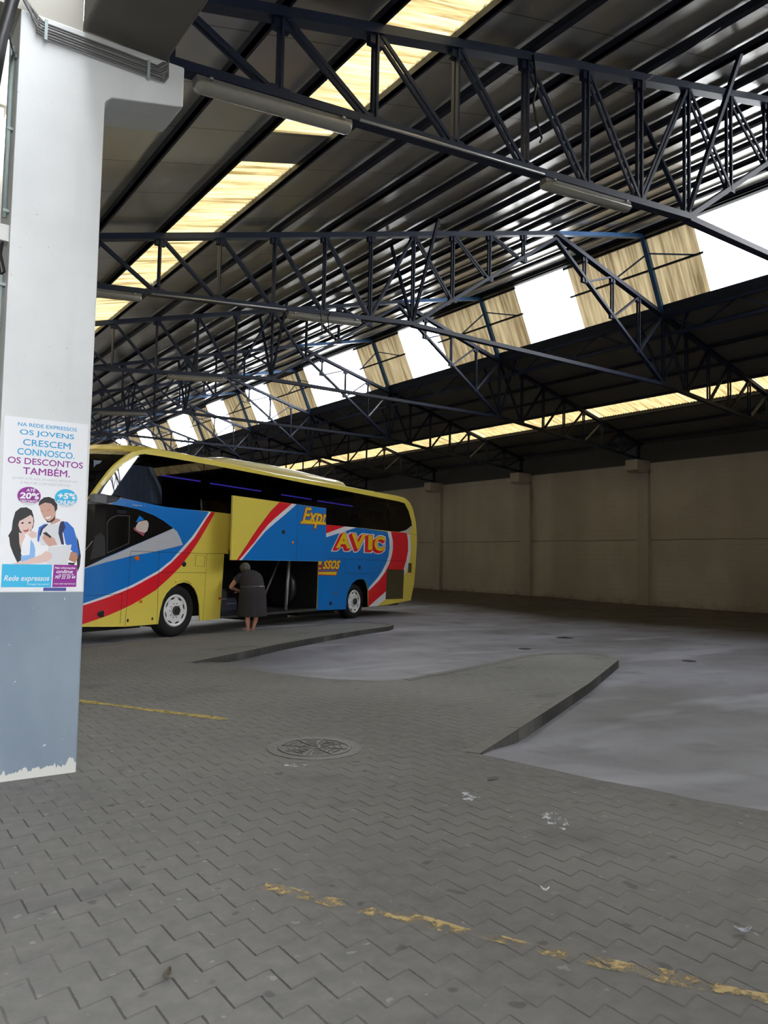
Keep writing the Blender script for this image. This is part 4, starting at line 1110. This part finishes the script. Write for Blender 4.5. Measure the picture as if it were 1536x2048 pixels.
# chassis
mb = MB(); mb.box2((-2.3, 0.42, 0.30), (1.34, 1.95, 1.9)); mb.box2((5.07, 0.42, 0.30), (10.2, 2.0, 1.9)); mb.box2((2.8, 0.25, 0.10), (4.1, 1.2, 0.24)); mb.box2((4.6, 0.3, 0.12), (6.3, 1.6, 0.3)); mb.box2((-2.2, 0.3, 0.16), (-0.7, 2.0, 0.32)); mb.box2((8.2, 0.5, 0.18), (10.3, 2.2, 0.36))
mb.build('chassis', M['under'], BUS)
def wheel(cu, cz, R, rr, n0):
    w = empty('wheel', (cu, n0, cz)); w.parent = BUS
    mb = MB(); lathe_n(mb, 0, 0, 0, [(rr*0.98, 0.03), (rr*1.03, 0.005), (R*0.88, 0.0), (R*0.97, 0.03), (R, 0.075), (R, 0.26), (R*0.95, 0.30), (rr, 0.28)], 48); mb.build('tyre', M['tyre'], w, smooth=True)
    mb = MB(); lathe_n(mb, 0, 0, 0, [(rr, 0.02), (rr*0.93, 0.0), (rr*0.86, 0.015), (rr*0.80, 0.045), (rr*0.55, 0.035), (rr*0.36, 0.03), (rr*0.34, 0.0), (rr*0.30, 0.0), (rr*0.1, 0.01)], 48)
    mb.mi = 1
    for k in range(8):
        a = 2*PI*(k+0.35)/8; r_ = rr*0.78
        c = Vector((r_*math.cos(a), 0.032, r_*math.sin(a))); t = Vector((-math.sin(a), 0, math.cos(a))); q = Vector((math.cos(a), 0, math.sin(a)))
        mb.face([mb.bm.verts.new(c+t*0.06*math.cos(2*PI*j/10)*rr/0.34+q*0.020*math.sin(2*PI*j/10)) for j in range(10)])
    mb.build('rim', [M['rim'], M['under']], w, smooth=False)
    mb = MB(); lathe_n(mb, 0, 0, 0, [(rr*0.30, 0.02), (rr*0.29, -0.03), (rr*0.2, -0.035), (rr*0.18, -0.015), (rr*0.11, -0.015), (rr*0.10, -0.04), (0.004, -0.042)], 24); mb.build('hub', M['hub'], w, smooth=False)
    mb = MB()
    for k in range(10):
        a = 2*PI*k/10; mb.tube([(rr*0.44*math.cos(a), 0.04, rr*0.44*math.sin(a)), (rr*0.44*math.cos(a), 0.012, rr*0.44*math.sin(a))], 0.012, 6)
    mb.build('wheel_nuts', M['galv'], w)
wheel(0.035, 0.475, 0.535, 0.335, 0.06)
wheel(6.99, 0.415, 0.495, 0.328, 0.07)
for u, v in ((-0.62, 0.20), (6.28, 0.2)):
    mb = MB(); mb.box2((u, 0.1, v-0.02), (u+0.03, 0.42, v+0.32)); mb.build('mud_flap', M['under'], BUS)
mb = MB(); L = [(0.10, 1.115), (-0.05, 1.10), (-0.19, 1.035), (-0.31, 0.93), (0.0, 0)]
pts = [(0.40, 1.045), (0.30, 1.10), (0.181, 1.125), (0.05, 1.115), (-0.08, 1.07)]
for p, q in zip(pts, pts[1:]): mb.bar(SKN(0.012)(*p), SKN(0.012)(*q), 0.03, 0.05)
mb.build('arch_lip', M['yel'], BUS)

# roof unit
mb = MB()
PR = [(1.15, 3.745), (1.448, 3.84), (1.642, 3.895), (1.92, 3.94), (3.66, 3.962), (4.83, 3.936), (6.611, 3.876), (6.862, 3.842), (6.97, 3.73)]
rs = []
for u, z in PR:
    zb = 3.68
    rs.append([(u, 0.42, zb), (u, 0.42, zb+(z-zb)*0.55), (u, 0.47, zb+(z-zb)*0.85), (u, 0.58, z), (u, 1.25, z+0.03), (u, BW-0.58, z), (u, BW-0.47, zb+(z-zb)*0.85), (u, BW-0.42, zb+(z-zb)*0.55), (u, BW-0.42, zb)])
mb.rings(rs)
o = mb.build('roof_unit', mat('roof_unit_cream', (0.66, 0.58, 0.28), 0.25, 0, 0.5, 0.03, 3, 0, 0.6), BUS, smooth=False)
# ------------------------------------------------------------------ bags in the hold (their own things)
cB, sB = math.cos(math.radians(24.5)), math.sin(math.radians(24.5))
def BW_(u, n, z): return (5.8909 + u*cB - n*sB, 15.6775 + u*sB + n*cB, z)
def bag(name, u, n, size, m, label, cat, handle=True):
    r = empty(name, BW_(u, n, 0.292), math.radians(24.5)); tag(r, label, cat)
    mb = MB(); mb.box((0, 0, size[2]/2), size); bmesh.ops.bevel(mb.bm, geom=mb.bm.edges[:], offset=0.05, segments=3, affect='EDGES'); mb.build('case', m, r, smooth=False)
    if handle:
        mb = MB(); h = size[2]; mb.tube([(-0.10, -size[1]*0.2, h-0.01), (-0.09, -size[1]*0.2, h+0.05), (0.09, -size[1]*0.2, h+0.05), (0.10, -size[1]*0.2, h-0.01)], 0.012, 6); mb.build('handle', M['black'], r)
    mb = MB(); mb.box((0, -size[1]/2-0.002, size[2]*0.62), (size[0]*0.7, 0.008, 0.012)); mb.build('zip', M['galv'], r)
bag('suitcase', 1.85, 0.75, (0.42, 0.62, 0.56), M['bag'], 'dark suitcase in the luggage hold left of the stooping woman', 'suitcase')
bag('travel_bag', 2.45, 0.95, (0.55, 0.5, 0.34), M['bag_blue'], 'dark blue travel bag in the hold behind the stooping woman', 'bag')
bag('travel_bag', 3.45, 1.2, (0.5, 0.4, 0.30), M['bag_blue'], 'small dark bag deep in the hold behind the gas strut', 'bag')

# ------------------------------------------------------------------ woman at the hold
WO = empty('person', (7.60, 15.70, 0.0), math.radians(6))
tag(WO, 'woman in charcoal dress stooping into the open luggage hold, seen from behind', 'person')
def skinned(name, chains, m, parent, sub=2, root=None):
    """chains: lists of (x, y, z, r); equal points are welded into one skeleton"""
    me = bpy.data.meshes.new(name); idx = {}; vs = []; rad = []; es = []
    for ch in chains:
        prev = None
        for (x, y, z, r) in ch:
            key = (round(x, 4), round(y, 4), round(z, 4))
            if key not in idx: idx[key] = len(vs); vs.append((x, y, z)); rad.append(r)
            i = idx[key]
            if prev is not None and prev != i: es.append((prev, i))
            prev = i
    me.from_pydata(vs, es, [])
    o = bpy.data.objects.new(name, me); COL.objects.link(o); o.parent = parent
    me.materials.append(m)
    s = o.modifiers.new('skin', 'SKIN'); s.use_smooth_shade = True
    sv = me.skin_vertices[0].data
    for i, r in enumerate(rad): sv[i].radius = (r, r); sv[i].use_root = (i == 0)
    ss = o.modifiers.new('sub', 'SUBSURF'); ss.levels = sub; ss.render_levels = sub
    return o
pel = (0.0, 0.0, 0.82, 0.13)
wst = (-0.01, 0.05, 0.98, 0.12); che = (0.0, 0.17, 1.16, 0.135); nek = (-0.02, 0.27, 1.27, 0.055); hd0 = (-0.02, 0.31, 1.33, 0.075); hd1 = (-0.025, 0.335, 1.385, 0.088); hd2 = (-0.025, 0.33, 1.44, 0.06)
def hand(wx, wy, wz, sx):
    pal = (wx+0.01*sx, wy+0.06, wz-0.02, 0.026); ch = [[(wx, wy, wz, 0.022), pal]]
    for j, (dx, L) in enumerate(((-0.028, 0.060), (-0.010, 0.070), (0.009, 0.066), (0.027, 0.052))):
        b = (wx+dx, wy+0.095, wz-0.028, 0.0105)
        ch.append([pal, b, (wx+dx*1.1, wy+0.095+L*0.55, wz-0.040, 0.0095), (wx+dx*1.1, wy+0.095+L*0.8, wz-0.040-L*0.5, 0.008)])
    ch.append([pal, (wx+0.042*sx, wy+0.062, wz-0.035, 0.011), (wx+0.050*sx, wy+0.095, wz-0.055, 0.009)])
    return ch
lw, rw = (0.02, 0.60, 0.86), (0.20, 0.66, 0.88)
chains = [
    [pel, wst, che, nek, hd0, hd1, hd2],
    [hd1, (-0.025, 0.405, 1.352, 0.018)],
    [che, (-0.23, 0.16, 1.19, 0.070), (-0.33, 0.20, 1.07, 0.056), (-0.39, 0.27, 0.945, 0.046), (-0.20, 0.44, 0.90, 0.036), (*lw, 0.022)],
    [che, (0.15, 0.18, 1.18, 0.070), (0.24, 0.28, 1.06, 0.055), (0.30, 0.42, 0.95, 0.045), (0.25, 0.55, 0.91, 0.035), (*rw, 0.022)],
    [pel, (-0.10, 0.0, 0.74, 0.11), (-0.11, 0.01, 0.45, 0.072), (-0.115, -0.01, 0.33, 0.060), (-0.11, -0.02, 0.24, 0.058), (-0.085, 0.0, 0.10, 0.038), (-0.08, 0.0, 0.045, 0.036), (-0.085, 0.10, 0.028, 0.030), (-0.09, 0.17, 0.02, 0.022)],
    [pel, (0.10, 0.0, 0.74, 0.11), (0.10, 0.01, 0.45, 0.072), (0.10, -0.01, 0.33, 0.060), (0.095, -0.02, 0.24, 0.058), (0.055, 0.0, 0.10, 0.038), (0.05, 0.0, 0.045, 0.036), (0.05, 0.10, 0.028, 0.030), (0.05, 0.17, 0.02, 0.022)],
] + hand(*lw, 1) + hand(*rw, -1)
skinned('body', chains, M['skin'], WO, 2)
for sx in (-1, 1):
    mb = MB(); bmesh.ops.create_icosphere(mb.bm, subdivisions=2, radius=0.011, matrix=Matrix.Translation((-0.025+0.031*sx, 0.408, 1.388))); mb.build('eye', M['black'], WO, smooth=True)
    mb = MB(); bmesh.ops.create_icosphere(mb.bm, subdivisions=2, radius=1.0, matrix=Matrix.Translation((-0.025+0.088*sx, 0.325, 1.365)) @ Matrix.Diagonal((0.014, 0.022, 0.032, 1))); mb.build('ear', M['skin'], WO, smooth=True)
mb = MB(); mb.bar((-0.047, 0.392, 1.322), (-0.003, 0.392, 1.322), 0.012, 0.008); mb.build('mouth', M['pinkish'], WO)
# dress
def ell(c, a, b, z, n=40, amp=0.0, fr=9, tilt=0.0, ph=0.0):
    out = []
    for k in range(n):
        t = 2*PI*k/n; q = 1+amp*math.cos(fr*t+ph)+0.5*amp*math.cos((fr+4)*t+1)
        x, y = a*q*math.cos(t), b*q*math.sin(t)
        out.append((c[0]+x, c[1]+y, z+tilt*y))
    return out
mb = MB()
mb.rings([ell((0.015, 0.0), 0.345, 0.255, 0.315, amp=0.035), ell((0.015, 0.0), 0.338, 0.25, 0.40, amp=0.030), ell((0.01, 0.0), 0.328, 0.245, 0.58, amp=0.018), ell((0.01, -0.005), 0.318, 0.240, 0.74, amp=0.010), ell((0.01, 0.0), 0.308, 0.225, 0.86, amp=0.004),
          ell((0.015, 0.02), 0.285, 0.200, 0.955, tilt=-0.1), ell((0.01, 0.045), 0.288, 0.195, 1.02, tilt=-0.3), ell((0.02, 0.09), 0.292, 0.185, 1.09, tilt=-0.5), ell((0.02, 0.14), 0.285, 0.165, 1.165, tilt=-0.6), ell((0.015, 0.18), 0.255, 0.145, 1.225, tilt=-0.6), ell((0.0, 0.215), 0.185, 0.12, 1.265, tilt=-0.6), ell((-0.015, 0.24), 0.10, 0.085, 1.288, tilt=-0.5)], caps=False)
def sleeve(p, q, r, r2, n=14):
    p, q = Vector(p), Vector(q); d = (q-p).normalized(); sx = d.cross(Vector((0, 0, 1))).normalized(); sy = sx.cross(d)
    mb.rings([[tuple(p.lerp(q, t)+sx*(r+(r2-r)*t)*math.cos(2*PI*k/n)+sy*(r+(r2-r)*t)*math.sin(2*PI*k/n)) for k in range(n)] for t in (0, 0.35, 0.7, 1.0)], caps=False)
sleeve((-0.17, 0.16, 1.185), (-0.335, 0.20, 1.075), 0.105, 0.085)
sleeve((0.10, 0.17, 1.185), (0.235, 0.27, 1.06), 0.105, 0.085)
o = mb.build('dress', M['dress'], WO, smooth=True)
s = o.modifiers.new('thick', 'SOLIDIFY'); s.thickness = 0.006
s = o.modifiers.new('sub', 'SUBSURF'); s.levels = 1; s.render_levels = 1
mb = MB(); mb.rings([ell((0.015, 0.02), 0.296, 0.210, z, tilt=-0.1) for z in (0.935, 0.972)], caps=False)
o = mb.build('belt', M['belt'], WO, smooth=True); s = o.modifiers.new('thick', 'SOLIDIFY'); s.thickness = 0.006
mb = MB(); mb.box((0.11, -0.188, 0.985), (0.09, 0.012, 0.022)); mb.build('belt_buckle', M['galv'], WO)
# short grey hair
mb = MB(); random.seed(4)
bmesh.ops.create_icosphere(mb.bm, subdivisions=4, radius=1.0)
for v in mb.bm.verts:
    c = v.co.copy(); w = 1+0.05*math.sin(9*c.x+3*c.z)*math.cos(7*c.y)+random.uniform(-0.03, 0.03)
    v.co = Vector((-0.022+0.118*c.x*w, 0.300+0.120*c.y*w, 1.375+0.118*c.z*w))
bmesh.ops.delete(mb.bm, geom=[v for v in mb.bm.verts if v.co.y > 0.345 and v.co.z < 1.39], context='VERTS')
mb.build('hair', M['hair'], WO, smooth=True)
for s, x in ((-1, -0.086), (1, 0.05)):
    mb = MB()
    sole = [(x+0.040*math.cos(t)*(1.0 if math.sin(t) > 0 else 0.8), 0.065+0.135*math.sin(t)) for t in [2*PI*k/18 for k in range(18)]]
    mb.prism(sole, lambda a, b: (a, b, 0.0), lambda a, b: (a, b, 0.018))
    mb.rings([[(x+0.040*math.cos(a), y, 0.016+0.045*math.sin(a)) for a in [PI*k/8 for k in range(9)]] for y in (0.08, 0.14)], closed=False, caps=False)
    mb.build('sandal', M['sandal'], WO, recalc=True)

# ------------------------------------------------------------------ poster on the pillar
PO = empty('poster', (1.246, 6.06, 1.326))
tag(PO, 'white advertising poster with blue and purple lettering and two young people', 'poster')
def pm(name, col): return mat('print_'+name, col, 0.45, 0, 0.4, 0.02, 4)
PM = dict(white=pm('white', (0.74, 0.75, 0.78)), blue=pm('blue', (0.02, 0.33, 0.62)), purple=pm('purple', (0.25, 0.012, 0.25)), grey=pm('grey', (0.45, 0.46, 0.48)), black=pm('black', (0.012, 0.011, 0.013)), skin=pm('skin', (0.52, 0.30, 0.24)), pale=pm('pale_skin', (0.66, 0.47, 0.43)),
          royal=pm('royal', (0.02, 0.13, 0.50)), navy=pm('navy', (0.012, 0.014, 0.06)), cyan=pm('cyan', (0.03, 0.42, 0.68)), lgrey=pm('light_grey', (0.60, 0.61, 0.64)), red=pm('lips', (0.35, 0.05, 0.06)), denim=pm('denim', (0.05, 0.07, 0.28)), tan=pm('tan', (0.40, 0.19, 0.12)), lblue=pm('light_blue', (0.22, 0.42, 0.72)))
PK = list(PM); PI_ = {k: i for i, k in enumerate(PK)}; PL = [PM[k] for k in PK]
def PF(d): return lambda x, z: (x-1.246, -d, z-1.326)
mb = MB(); mb.mi = 0
Q = [(0.955, 2.578), (1.533, 2.580), (1.540, 1.326), (0.972, 1.327)]
mb.prism(Q, PF(0.006), PF(0.0005))
mb.build('sheet', PL, PO)
mb = MB()
def pp(key, poly, lift):
    mb.mi = PI_[key]
    vs = [mb.bm.verts.new(PF(0.006+lift)(*p)) for p in poly]
    for t in tessellate_polygon([[Vector((p[0], p[1], 0)) for p in poly]]):
        L = [vs[i] for i in t]; n = (L[1].co-L[0].co).cross(L[2].co-L[0].co); mb.face(L if n.y < 0 else L[::-1])
pp('black', [(1.481, 1.734),(1.497, 1.704),(1.52, 1.59),(1.516, 1.513),(1.5, 1.468),(1.492, 1.559),(1.504, 1.62)], 0.00040)
pp('black', [(1.018, 1.722),(1.039, 1.763),(1.043, 1.828),(1.057, 1.895),(1.089, 1.926),(1.13, 1.932),(1.165, 1.912),(1.177, 1.879),(1.186, 1.835),(1.181, 1.79),(1.165, 1.76),(1.131, 1.751),(1.097, 1.743),(1.107, 1.67),(1.116, 1.553),(1.086, 1.534),(1.057, 1.595),(1.034, 1.653),(1.025, 1.711)], 0.00045)
pp('pale', [(1.087, 1.83),(1.113, 1.846),(1.16, 1.878),(1.178, 1.857),(1.181, 1.82),(1.171, 1.775),(1.145, 1.744),(1.118, 1.736),(1.093, 1.765),(1.081, 1.801)], 0.00050)
pp('pale', [(1.087, 1.75),(1.125, 1.736),(1.14, 1.7),(1.136, 1.634),(1.114, 1.597),(1.094, 1.669)], 0.00055)
pp('white', [(1.111, 1.67),(1.132, 1.722),(1.187, 1.716),(1.224, 1.673),(1.22, 1.599),(1.201, 1.569),(1.133, 1.553),(1.107, 1.596)], 0.00060)
pp('lblue', [(1.167, 1.701),(1.189, 1.672),(1.202, 1.628),(1.201, 1.569),(1.134, 1.531),(1.11, 1.538),(1.108, 1.582),(1.165, 1.59)], 0.00065)
pp('skin', [(1.301, 1.833),(1.328, 1.864),(1.364, 1.854),(1.364, 1.843),(1.33, 1.823),(1.295, 1.814)], 0.00070)
pp('skin', [(1.212, 1.952),(1.252, 1.973),(1.298, 1.968),(1.321, 1.939),(1.33, 1.902),(1.328, 1.864),(1.301, 1.833),(1.273, 1.835),(1.247, 1.86),(1.228, 1.904)], 0.00075)
pp('black', [(1.208, 1.948),(1.214, 1.982),(1.244, 2.01),(1.279, 2.016),(1.322, 1.999),(1.338, 1.963),(1.339, 1.932),(1.326, 1.905),(1.317, 1.946),(1.295, 1.968),(1.252, 1.973),(1.225, 1.956)], 0.00080)
pp('black', [(1.258, 1.849),(1.287, 1.836),(1.314, 1.86),(1.327, 1.883),(1.325, 1.849),(1.301, 1.829),(1.276, 1.828)], 0.00085)
pp('white', [(1.257, 1.864),(1.289, 1.87),(1.299, 1.881),(1.292, 1.862),(1.272, 1.854)], 0.00090)
pp('red', [(1.111, 1.764),(1.138, 1.768),(1.153, 1.782),(1.146, 1.759),(1.127, 1.753)], 0.00095)
pp('black', [(1.097, 1.82),(1.115, 1.824),(1.116, 1.813),(1.101, 1.811)], 0.00100)
pp('black', [(1.145, 1.824),(1.162, 1.828),(1.164, 1.817),(1.149, 1.814)], 0.00105)
pp('tan', [(1.227, 1.91),(1.245, 1.914),(1.244, 1.908),(1.229, 1.904)], 0.00110)
pp('tan', [(1.265, 1.917),(1.293, 1.926),(1.293, 1.919),(1.268, 1.911)], 0.00115)
pp('lgrey', [(1.259, 1.816),(1.33, 1.815),(1.372, 1.836),(1.388, 1.791),(1.4, 1.678),(1.351, 1.662),(1.238, 1.659),(1.222, 1.718),(1.233, 1.785)], 0.00120)
pp('royal', [(1.371, 1.843),(1.415, 1.838),(1.46, 1.794),(1.481, 1.726),(1.495, 1.665),(1.508, 1.605),(1.495, 1.574),(1.453, 1.626),(1.407, 1.678),(1.39, 1.753)], 0.00125)
pp('royal', [(1.219, 1.792),(1.259, 1.82),(1.27, 1.809),(1.234, 1.763),(1.223, 1.68),(1.212, 1.695),(1.213, 1.754)], 0.00130)
pp('navy', [(1.365, 1.835),(1.386, 1.844),(1.402, 1.799),(1.383, 1.753),(1.397, 1.67),(1.379, 1.67),(1.354, 1.752),(1.356, 1.797)], 0.00135)
pp('navy', [(1.224, 1.74),(1.233, 1.785),(1.273, 1.82),(1.28, 1.813),(1.247, 1.778),(1.232, 1.725)], 0.00140)
pp('skin', [(1.243, 1.718),(1.256, 1.741),(1.291, 1.742),(1.327, 1.713),(1.35, 1.669),(1.294, 1.653),(1.265, 1.682)], 0.00145)
pp('black', [(1.245, 1.748),(1.269, 1.76),(1.305, 1.728),(1.302, 1.713),(1.27, 1.734)], 0.00150)
pp('tan', [(1.446, 1.619),(1.49, 1.612),(1.499, 1.574),(1.482, 1.536),(1.434, 1.558)], 0.00155)
pp('black', [(1.431, 1.539),(1.482, 1.536),(1.472, 1.52),(1.432, 1.524)], 0.00160)
pp('lgrey', [(1.288, 1.649),(1.451, 1.672),(1.425, 1.524),(1.279, 1.525)], 0.00165)
pp('pale', [(1.145, 1.737),(1.171, 1.764),(1.203, 1.754),(1.208, 1.717),(1.174, 1.709)], 0.00170)
pp('pale', [(1.053, 1.526),(1.14, 1.549),(1.241, 1.592),(1.275, 1.622),(1.311, 1.608),(1.319, 1.571),(1.271, 1.537),(1.175, 1.524),(1.101, 1.516)], 0.00175)
pp('denim', [(1.269, 1.355),(1.425, 1.354),(1.426, 1.33),(1.267, 1.331)], 0.00180)
pp('cyan', [(0.988, 1.522),(1.321, 1.522),(1.321, 1.358),(0.988, 1.359)], 0.00185)
pp('purple', [(1.332, 1.522),(1.497, 1.521),(1.495, 1.36),(1.328, 1.358)], 0.00190)
for cx, cz, key in ((1.143, 2.014, 'purple'), (1.396, 2.015, 'cyan')):
    pp('lgrey', [(cx+0.082*math.cos(2*PI*k/28), cz-0.002+0.068*math.sin(2*PI*k/28)) for k in range(28)], 0.0022)
    pp(key, [(cx+0.078*math.cos(2*PI*k/28), max(cz-0.050, cz+0.066*math.sin(2*PI*k/28))) for k in range(28)], 0.0024)
mb.build('picture', PL, PO, recalc=False)
mb = MB()
def pt(key, t, box, bold=0.02, shear=0.0, lift=0.0022):
    mb.mi = PI_[key]; put_text(mb, t, box, PF(0.006+lift), bold, shear)
pt('blue', 'NA REDE EXPRESSOS', (1.046, 2.515, 1.451, 2.542), 0.011)
pt('blue', 'OS JOVENS', (1.061, 2.444, 1.434, 2.492), 0.011)
pt('blue', 'CRESCEM', (1.086, 2.378, 1.412, 2.424), 0.011)
pt('blue', 'CONNOSCO.', (1.051, 2.308, 1.444, 2.356), 0.011)
pt('purple', 'OS DESCONTOS', (0.991, 2.242, 1.506, 2.288), 0.011)
pt('purple', 'TAMBÉM.', (1.095, 2.170, 1.415, 2.232), 0.011)
pt('grey', 'JOVEM ATÉ AOS 29 ANOS, SÉNIOR 65+', (1.025, 2.126, 1.477, 2.150), 0.0)
pt('grey', 'E MILITAR COM DESCONTOS', (1.084, 2.098, 1.42, 2.117), 0.0)
pt('white', 'ATÉ', (1.122, 2.045, 1.183, 2.072), 0.02, 0.1, 0.004)
pt('white', '20%', (1.080, 1.992, 1.212, 2.038), 0.04, 0.1, 0.004)
pt('white', 'DESCONTO', (1.085, 1.965, 1.200, 1.985), 0.02, 0.1, 0.004)
pt('white', '+5%', (1.337, 2.007, 1.466, 2.052), 0.04, 0.1, 0.004)
pt('white', 'ONLINE', (1.334, 1.966, 1.461, 1.998), 0.03, 0.1, 0.004)
pt('white', 'Rede expressos', (1.004, 1.392, 1.306, 1.442), 0.01, 0.25, 0.004)
pt('white', 'Portugal mais perto!', (1.157, 1.370, 1.307, 1.387), 0.0, 0.25, 0.004)
pt('white', 'Mais informações', (1.338, 1.488, 1.484, 1.507), 0.01, 0.25, 0.004)
pt('white', 'online', (1.351, 1.460, 1.467, 1.485), 0.02, 0.25, 0.004)
pt('white', 'ou através de', (1.367, 1.444, 1.475, 1.458), 0.0, 0.25, 0.004)
pt('white', '707 22 33 44', (1.342, 1.420, 1.487, 1.442), 0.02, 0.25, 0.004)
pt('white', 'www.rede-expressos.pt', (1.337, 1.374, 1.489, 1.390), 0.0, 0.25, 0.004)
mb.build('lettering', PL, PO, recalc=False)
